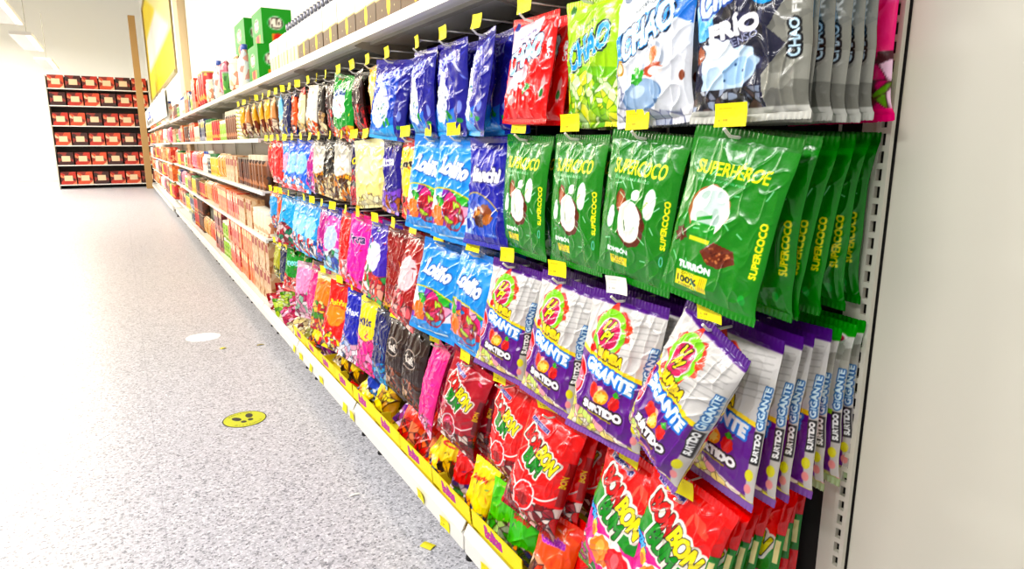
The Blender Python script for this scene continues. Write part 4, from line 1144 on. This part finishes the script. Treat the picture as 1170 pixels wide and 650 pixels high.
PL2 = [('p_cream', .90, 4.36, .225, -62, 30, 20, 'large one at the far end', 1.15),
       ('p_cream', .98, 4.5, .27, -70, 60, 10, 'behind the large cream sack', 1.1),
       ('p_mag', .90, 4.74, .225, -70, 50, 10, 'at the far end', 1.1),
       ('p_mag', .98, 4.86, .27, -72, 70, 0, 'behind the other magenta sack', 1.1),
       ('p_lime', .90, 5.02, .225, -70, 60, 10, 'at the far end', 1.1),
       ('p_lime', .97, 5.12, .25, -75, 70, 10, 'behind the other lime sack', 1.1),
       ('p_rose', .90, 5.26, .225, -70, 60, 10, 'farthest of all', 1.1),
       ('p_rose', .97, 5.3, .29, -75, 70, 10, 'topmost of the farthest', 1.1)]
for p in PL2: put_pouch(*p[:-1], sc=p[-1])

# ------------------------------------------------------------------ top shelf: boxes with bottles behind them
SH = 1.916
def carton_art(pale):
    a = Art(.26, .205, .0035, 'f6f3ea')
    if pale: a.below(lambda x: .5+0*x, 'f4ecc0'); a.rect(.3, .34, 0, .5, 'c8b878'); a.rect(.62, .7, 0, .5, 'f0dc80')
    else:
        a.below(lambda x: .47+.04*x, 'e8dc9c'); a.below(lambda x: .44+.04*x, '7a6650'); a.rect(.42, .62, 0, .06, 'b8a880')
        a.ell(.52, .30, .075, .15, 'f0d428', 0, .03)
        for x, y in ((.25, .24), (.75, .24)): a.ell(x, y, .012, .012, 'd8d0a0')
    a.text('Crema', .5, .80, .10, 'c9c6c8', .4, bold=.006); a.text('ORO', .5, .66, .08, 'd2cfd0', .2, bold=.006)
    a.rect(.985, 1.02, 0, .46, '3a3028'); a.rect(.985, 1.02, .46, 1, 'dedad4')
    return a
def art_box(name, a, depth, m=M_PAPER):
    """box with printed faces; origin at the base centre front; front faces -y"""
    w, h = a.w, a.h; parts = []
    def face(fn, nu, nv, su=lambda u: u):
        u, v = np.meshgrid(np.linspace(0, 1, nu), np.linspace(0, 1, nv)); X, Y, Z = fn(u, v)
        parts.append((X, Y, Z, a.sample(su(u), v), False))
    e = .003
    face(lambda u, v: ((u-.5)*w, 0*u, e+v*(h-e)), a.nx, a.ny)
    face(lambda u, v: (w/2+0*u, u*depth, e+v*(h-e)), max(3, int(a.nx*depth/w)), a.ny, lambda u: u*.98)
    face(lambda u, v: (-w/2+0*u, (1-u)*depth, e+v*(h-e)), 3, 5, lambda u: u*.1+.02)
    face(lambda u, v: ((.5-u)*w, depth+0*u, e+v*(h-e)), 3, 5)
    u, v = np.meshgrid(np.linspace(0, 1, 3), np.linspace(0, 1, 3))
    parts.append(((u-.5)*w, v*depth, h+0*u, a.sample(u*0+.05, v*0+.97), False))
    parts.append(((.5-u)*w, v*depth, e+0*u, a.sample(u*0+.05, v*0+.02), False))
    return grid_mesh(name, parts, m)
BXM = art_box('carton', carton_art(False), .13); BXP = art_box('carton', carton_art(True), .13)
def ordn(i): return ['nearest', 'second nearest', 'third nearest', 'fourth nearest', 'fifth nearest', 'sixth nearest', 'seventh nearest', 'eighth nearest', 'ninth nearest', 'tenth nearest', 'eleventh nearest', 'twelfth nearest'][i]
y = 1.74
for i in range(12):
    pale = i >= 9
    w_ = .272
    o = link(bpy.data.objects.new('carton', BXP if pale else BXM)); o.location = (.94, y, SH-.003); o.rotation_euler = (0, 0, -PI/2+math.radians(RNG.uniform(-1.5, 1.5)))
    tag(o, '%s carton on the top shelf edge, %s of twelve' % ('pale cream' if pale else 'white carton with brown lower half and yellow emblem,' if False else 'white and brown', ordn(i)), 'carton', 'cartons along the top shelf')
    y += w_
M_GLASS = mat('clear_bottle', 'b4b8c0', .1, 0, .5, 0, trans=.3)
M_LABEL = mat('white_bottle_label', 'f2f0ee', .4)
M_CAP = mat('dark_silver_cap', '6a6a74', .3, .5)
M_GOLD = mat('gold_neck_foil', 'c8a030', .35, .4)
def bottle_proto():
    b = MB().lathe([(.030, 0), (.034, .006), (.034, .17), (.030, .20), (.014, .235), (.0125, .285), (.0135, .29)], 18).build('bottle', M_GLASS, None, True)
    MB().lathe([(.0352, .03), (.0352, .15)], 18).build('label_band', M_LABEL, b, True)
    MB().lathe([(.0145, .283), (.0155, .288), (.0155, .315), (.0135, .318)], 16).build('cap', M_CAP, b, True)
    MB().lathe([(.0150, .245), (.0145, .27)], 16).build('neck_foil', M_GOLD, b, True)
    return b
bp_ = bottle_proto(); first = True
for r_, x in ((0, 1.115), (1, 1.19)):
    for i in range(40):
        yy = 1.70+i*.086+r_*.03
        if first: o = bp_; o.location = (x, yy, SH); first = False
        else: o = dup(bp_, (x, yy, SH))
        o.scale = (1.12, 1.12, 1.16)
        tag(o, 'clear bottle with dark silver cap behind the top shelf cartons, %s line' % ('front' if r_ == 0 else 'back'), 'bottle', 'capped bottles behind the cartons, %s line' % ('front' if r_ == 0 else 'back'))

# green drink-powder boxes and the cans in front of them
def milo_art(w, h):
    a = Art(w, h, .01, '0a9a34'); a.ell(.45, .62, .26, .12*h/w+.04, 'e8f0e0'); a.ell(.45, .62, .235, .10*h/w+.035, '3a2418'); a.text('MILO', .45, .62, .13, 'f4f0e4', .34, bold=.015)
    a.rect(.3, .75, .12, .34, 'e8a030'); a.ell(.5, .24, .14, .08, 'd83a20'); return a
M1 = art_box('drink_powder_box', milo_art(.55, .30), .22); M2 = art_box('drink_powder_box', milo_art(.42, .28), .22)
for i, (m_, x, y, z, lb) in enumerate([(M2, .96, 5.62, SH, 'green drink powder box at the shelf front, beside the cartons'), (M1, 1.02, 6.6, SH, 'green drink powder box standing behind the white cans'),
        (M1, 1.02, 6.55, SH+.298, 'largest green drink powder box, stacked on another'), (M2, 1.03, 5.75, SH+.278, 'upper green drink powder box beside the large one'), (M2, 1.03, 7.25, SH, 'green drink powder box half hidden by slim bottles'), (M2, 1.06, 5.62, SH, 'green')]):
    if i == 5: continue
    o = link(bpy.data.objects.new('drink_powder_box', m_)); o.location = (x, y, z-.003); o.rotation_euler = (0, 0, -PI/2); tag(o, lb, 'box', 'green drink powder boxes')

# ------------------------------------------------------------------ goods on the shelves beyond the pegboard
def P(name, c1, c2, c3, sc=28): return patmat(name, c1, c2, c3, sc)
def k_jar(cols, w, h, lid):
    b = MB().lathe([(w*.42, 0), (w*.48, .008), (w*.48, h*.78), (w*.40, h*.86)], 16).build('jar', P('jar_print', *cols), None, True)
    MB().lathe([(w*.42, h*.85), (w*.44, h*.87), (w*.44, h*.985), (w*.41, h)], 16).build('lid', mat('lid_plastic', lid, .35), b, True); return b
def k_box(cols, w, h, lid):
    b = MB().box(-w*.48, w*.48, -.06, .06, 0, h).build('box', P('box_print', *cols), None, False, .003)
    MB().box(-w*.30, w*.30, -.0615, -.0605, h*.62, h*.86).build('label_panel', mat('label_ink', lid, .5), b); return b
def k_bottle(cols, w, h, lid):
    b = MB().lathe([(w*.34, 0), (w*.40, .008), (w*.40, h*.55), (w*.34, h*.68), (w*.14, h*.82), (w*.13, h*.9)], 16).build('bottle', P('bottle_print', *cols), None, True)
    MB().lathe([(w*.16, h*.88), (w*.17, h*.9), (w*.17, h*.99), (w*.15, h)], 14).build('cap', mat('cap_plastic', lid, .35), b, True); return b
def k_can(cols, w, h, lid):
    b = MB().lathe([(w*.43, 0), (w*.46, .006), (w*.46, h-.012), (w*.44, h-.004)], 18).build('can', P('can_print', *cols), None, True)
    MB().lathe([(w*.46, h-.011), (w*.47, h-.008), (w*.47, h), (w*.42, h), (w*.41, h-.004)], 18).build('rim', mat('can_rim', lid, .3, .7), b, True); return b
def k_pack(cols, w, h, lid):
    v = []; f = []
    b = MB()
    n, m_ = 9, 9
    for s in (-1, 1):
        base = len(b.v)
        vs = []
        for j in range(m_):
            for i in range(n):
                u, t = i/(n-1), j/(m_-1); th = .05*(max(0, 1-abs(2*u-1)**3)*max(0, 1-abs(2*t-1)**4))**.6
                vs.append(((u-.5)*w*.94, s*(th+.001), t*h))
        fs = [(j*n+i, j*n+i+1, (j+1)*n+i+1, (j+1)*n+i) for j in range(m_-1) for i in range(n-1)]
        b.add(vs, fs)
    o = b.build('packet', P('packet_print', *cols), None, True)
    MB().box(-w*.47, w*.47, -.003, .003, h*.965, h).build('top_seal', mat('seal_film', lid, .3), o); return o
K = {'jar': k_jar, 'box': k_box, 'bottle': k_bottle, 'can': k_can, 'packet': k_pack}
GOODS = [('brown jar', 'jar', ('7a4420', 'b8764a', '3a2014'), .125, .27, 'e8dcc0'), ('yellow jar', 'jar', ('e8c020', 'f0a018', 'f4e8b0'), .12, .25, '2a7a3a'),
         ('orange box', 'box', ('e8702a', 'f49a4a', 'd84a20'), .15, .27, 'f4e0b0'), ('red carton', 'box', ('d0301c', 'e85a30', 'f0b080'), .14, .26, 'f8e8d0'),
         ('black and white bottle', 'bottle', ('20202a', 'e8e8e0', '4a4a5a'), .10, .28, 'e8e8e0'), ('cream tub', 'jar', ('f0e4c8', 'e0b890', 'c87a50'), .13, .2, 'f4f0e4'),
         ('green can', 'can', ('4a9a3a', 'b8d070', '2a6a2a'), .10, .16, 'c8c8c0'), ('orange-red packet', 'packet', ('e85024', 'f0a060', 'c83018'), .14, .27, 'f4c890'),
         ('dark brown tin', 'can', ('5a2c18', 'a86038', '2c1810'), .12, .24, 'b8a890'), ('pink packet', 'packet', ('e86a8a', 'f4c0cc', 'c83a60'), .13, .26, 'f8e0e4'),
         ('navy box', 'box', ('1c2450', '4a5a90', 'e0e0e8'), .12, .27, 'e8d860'), ('tan biscuit box', 'box', ('d8a878', 'e8c8a0', 'b0703c'), .15, .25, 'a02c1c'),
         ('white bottle', 'bottle', ('f0eee8', 'd8d8e0', 'e8a090'), .11, .27, '2a50b0'), ('red and gold tin', 'can', ('c82020', 'e0a838', '8a1414'), .12, .22, 'd8c080'),
         ('lime green jar', 'jar', ('9ac830', 'd8e890', '5a9020'), .11, .2, 'f4f4e8'), ('maroon box', 'box', ('6a1c24', 'a84048', 'd89080'), .13, .26, 'f0d8a0'),
         ('ochre packet', 'packet', ('d89a38', 'f0d080', 'a86020'), .14, .26, 'f4e8c0')]
KIND = {'jar': 'jar', 'box': 'box', 'bottle': 'bottle', 'can': 'can', 'packet': 'packet'}
GP = {}
def good(i):
    if i not in GP:
        n, k, cols, w, h, lid = GOODS[i]; o = K[k](cols, w, h, lid)
        o.name = {'jar': 'food_jar', 'box': 'food_box', 'bottle': 'drink_bottle', 'can': 'food_can', 'packet': 'food_packet'}[k]
        GP[i] = [o, False]
    return GP[i]
def put_good(i, x, y, z, label, group, hmax=None, sc=1, rz=0):
    p = good(i); h = GOODS[i][4]*sc
    s = sc*(min(1, hmax/h) if hmax else 1)
    if p[1]: o = dup(p[0], (x, y, z), (0, 0, -PI/2+rz))
    else: o = p[0]; o.location = (x, y, z); o.rotation_euler = (0, 0, -PI/2+rz); p[1] = True
    o.scale = (s, s, s)
    k = GOODS[i][1]
    return tag(o, label, KIND[k], group)
def fill(z, y0, y1, x, order, shelfname, per, hmax, sc=1, layers=1):
    y = y0; r = 0
    while y < y1 and r < len(order):
        i = order[r]; nxt = GOODS[order[r+1]][0]+'s' if r+1 < len(order) else 'shelf end'
        w = GOODS[i][3]*sc+.008
        lab = '%s on the %s, next to the %s' % (GOODS[i][0], shelfname, nxt)
        for k in range(per):
            if y+w/2 > y1: break
            zz = z
            h = min(GOODS[i][4]*sc, hmax)
            for L_ in range(layers):
                if layers > 1 and L_ and GOODS[i][1] in ('bottle', 'packet'): break
                put_good(i, x+RNG.uniform(-.006, .006)+.06, y+w/2, zz, lab, '%s, %s' % (GOODS[i][0]+'s', shelfname), hmax, sc, RNG.uniform(-.03, .03))
                zz += h+.001
            y += w
        r += 1
# orders follow the photograph: warm browns and oranges low down, jars and yellows higher
fill(1.503, 6.62, 12.9, .93, [0, 14, 13, 1, 10, 5, 3, 4, 8, 2, 16, 12, 15], 'upper shelf', 5, .33)
fill(1.103, 5.42, 12.9, .93, [0, 8, 11, 16, 1, 4, 12, 7, 9, 3, 6, 5, 2, 15], 'jar shelf', 5, .36)
fill(.733, 5.42, 15.0, .93, [5, 11, 3, 2, 7, 16, 13, 8, 1, 15, 14, 9, 10, 6, 12, 4], 'orange box shelf', 5, .33)
fill(.203, 5.42, 12.6, .93, [11, 2, 3, 14, 15, 7, 16, 8, 13, 10, 6, 9], 'lowest deck', 5, .25, 1, 2)
fill(1.503, 12.95, 15.0, .93, [9, 6, 11], 'far upper shelf', 5, .33)
fill(1.103, 12.95, 15.0, .93, [13, 1, 7], 'far jar shelf', 5, .36)
fill(.363, 12.65, 15.0, .93, [1, 15, 3, 4], 'far lower shelf', 5, .33)
# top shelf beyond the green boxes
TOPG = [(12, .96, 5.98, 1.25, 'white bottle before the green boxes, nearest'), (12, .98, 6.16, 1.3, 'white bottle before the green boxes, tallest'), (5, .96, 6.36, 1.3, 'cream tub before the green boxes'),
        (16, .98, 6.55, 1.2, 'ochre packet before the green boxes'), (6, .96, 6.95, 1.3, 'green can left of the ochre packet'), (9, .97, 7.2, 1.3, 'pink packet on the top shelf'),
        (12, .96, 7.6, 1.4, 'white bottle left of the pink packet'), (4, .98, 7.9, 1.4, 'black and white bottle on the top shelf'), (5, .96, 8.2, 1.2, 'cream tub left of the black and white bottle')]
for i, x, y, s, lb in TOPG: put_good(i, x, y, SH, lb, 'goods along the top shelf', None, s)
y = 8.5
for i, s, n, extra in ((13, 1.6, 3, ''), (7, 1.4, 2, ''), (3, 1.4, 2, ''), (14, 1.1, 4, ''), (10, 1.0, 2, ''), (2, 1.1, 3, ''), (5, 1.0, 4, ''), (12, 1.1, 5, ''), (6, 1.1, 4, ''), (8, 1.0, 4, ''), (15, .9, 3, ''), (12, .9, 5, 'farther ')):
    for k in range(n):
        w = GOODS[i][3]*s+.02
        put_good(i, .97, y, SH, '%s%s far along the top shelf' % (extra, GOODS[i][0]), '%s%ss far along the top shelf' % (extra, GOODS[i][0]), None, s); y += w
# far block
FS = [(1.503, 'top inner shelf'), (1.103, 'second shelf'), (.733, 'third shelf'), (.363, 'fourth shelf'), (.203, 'bottom deck')]
for q, (z, nm) in enumerate(FS):
    base = [9, 5, 12, 3, 16, 11, 2, 0, 7, 13, 1, 15, 8]
    order = base[q*3 % 13:]+base[:q*3 % 13]
    if z > .3: fill(z, 15.25, 25.1, .88, order, 'far %s' % nm, 4, .31 if z > .4 else .31, 1.45)
fill(1.917, 15.25, 25.1, .9, [12, 5, 9, 12 and 16, 6, 3, 13, 2], 'far top shelf', 5, .45, 1.5)

# small round tubs hanging strips at the start of the shelves
for k in range(8):
    o = MB().lathe([(.042, 0), (.05, .004), (.052, .02), (.046, .03), (.03, .031)], 18).build('stacked_tub', P('tub_print', 'e8e4a8', 'f4f2d8', 'b8c860', 40), None, True)
    o.location = (.98, 6.53, 1.503+k*.0325); tag(o, 'pale round tub in the leftmost tower on the upper shelf, level %s' % ['one', 'two', 'three', 'four', 'five', 'six', 'seven', 'eight'][k], 'tub', 'tower of pale tubs')

# ------------------------------------------------------------------ far end: header sign, pillar, poster, duct, end shelving
sg = Art(11, .5, .03, 'fbfaf4')
sg.text('La', .86, .5, .035, '2a62c0', .05, bold=.003) if False else None
sg.text('Especial', .30, .22, .017, '20201c', .42, bold=.0015); sg.text('La', .25, .68, .024, '1c4cb0', .22, bold=.002)
u, v = np.meshgrid(np.linspace(0, 1, sg.nx), np.linspace(0, 1, sg.ny))
X = (u-.5)*sg.w; Z = v*sg.h*(1+.05*np.abs(np.sin(u*9*PI)))
o = link(bpy.data.objects.new('header_sign', grid_mesh('header_sign', [(X, 0*X-.02, Z, sg.sample(u, v), False), (X, 0*X+.02, Z, sg.sample(1-u, v), True)], M_PAPER)))
o.location = (.86, 20.0, 2.0); o.rotation_euler = (0, 0, -PI/2)
tag(o, 'long white header sign with blue and black lettering above the far bays', 'sign')
struct(MB().box(1.20, 1.34, 14.6, 15.5, 0, 7.5).build('trim_2', M_BEIGE, bevel=.01))
struct(MB().box(.66, .86, 26.0, 26.2, 0, 5.6).build('trim_3', M_BROWN, bevel=.01))
pt = empty('wall_poster', (1.33, 24.4, 4.9)); tag(pt, 'large yellow wall poster with a white middle, high on the right wall', 'poster')
pa = Art(13.4, 3.5, .12, 'ffe81c')
pa.rect(0.0, 1.0, .30, .66, 'fdfcf4'); pa.rect(.0, .06, 0, 1, 'f8dc50'); pa.above(lambda x: .66+.9*(.55-x), 'fff6c0')
u, v = np.meshgrid(np.linspace(0, 1, pa.nx), np.linspace(0, 1, pa.ny))
X = (u-.5)*pa.w; Z = (v-.5)*pa.h
p = link(bpy.data.objects.new('print', grid_mesh('print', [(X, 0*X, Z, pa.sample(u, v), False), (X, 0*X+.01, Z, pa.sample(1-u, v), True)], M_PAPER)), pt); p.rotation_euler = (0, 0, -PI/2)
fr = MB()
fr.box(-.03, .0, -6.72, -6.65, -1.8, 1.8); fr.box(-.05, 0, 6.65, 6.75, -1.8, 1.8); fr.box(-.05, 0, -6.65, 6.65, -1.8, -1.72); fr.box(-.05, 0, -6.65, 6.65, 1.72, 1.8)
fr.build('frame', mat('bronze_frame', 'a89458', .4), pt)
du = MB(); du.lathe([(.52, 0), (.52, 3.2)], 32)
for k in range(5): du.lathe([(.54, .3+k*.65), (.54, .34+k*.65)], 32)
o = du.build('air_duct', M_BEIGE, None, True); o.location = (-2.5, 22, 6.0); o.rotation_euler = (0, PI/2, 0)
tag(o, 'beige round air duct crossing high at the far end', 'duct')
for k, xx in enumerate((-2.2, -.9, .3)):
    o = MB().tube([(xx, 22, 6.5), (xx, 22, 7.5)], .02).build('duct_hanger', M_BROWN); tag(o, 'brown rod holding the air duct up, %s of three' % ['leftmost', 'middle', 'rightmost'][k], 'rod')
# end shelving across the aisle
es = empty('end_shelving', (-.4, 27.3, 0)); tag(es, 'tall shelving across the far end of the aisle', 'shelving')
MB().box(-1.47, 1.47, .25, .28, 0, 3.7).build('backboard', M_BOARD, es)
for z in (.15, .8, 1.45, 2.1, 2.75, 3.3): MB().box(-1.5, 1.5, -.25, .25, z-.03, z).build('shelf', M_WHITE, es)
for x in (-1.5, 1.47): MB().box(x, x+.03, -.25, .25, 0, 3.7).build('upright', M_CREAM, es)
M_RB = [P('red_stock', 'b82c1c', '5a1410', 'e07a50', 6), P('dark_stock', '3a1412', '8a2a20', '1c0c0c', 6), P('brick_stock', 'd04a28', '8a2418', 'f0b890', 6)]
cb = []
for c in range(3):
    b = MB().box(-.22, .22, -.2, .2, 0, .42).build('stock_box', M_RB[c], None, False, .01)
    MB().box(-.12, .12, -.205, -.2, .12, .3).build('label_panel', mat('stock_label', 'e8c8a0', .5), b); cb.append([b, False])
rows_ = ['lowest shelf', 'second shelf', 'third shelf', 'fourth shelf', 'fifth shelf', 'highest shelf']
cn = ['red', 'dark red', 'brick-coloured']
for j, z in enumerate((.15, .8, 1.45, 2.1, 2.75, 3.3)):
    for i in range(6):
        c = (i*2+j) % 3; x = -.4-1.2+i*.48
        if cb[c][1]: o = dup(cb[c][0])
        else: o = cb[c][0]; cb[c][1] = True
        o.location = (x, 27.25, z); o.rotation_euler = (0, 0, 0)
        tag(o, '%s stock box on the %s of the end shelving' % (cn[c], rows_[j]), 'box', '%s stock boxes, %s of the end shelving' % (cn[c], rows_[j]))
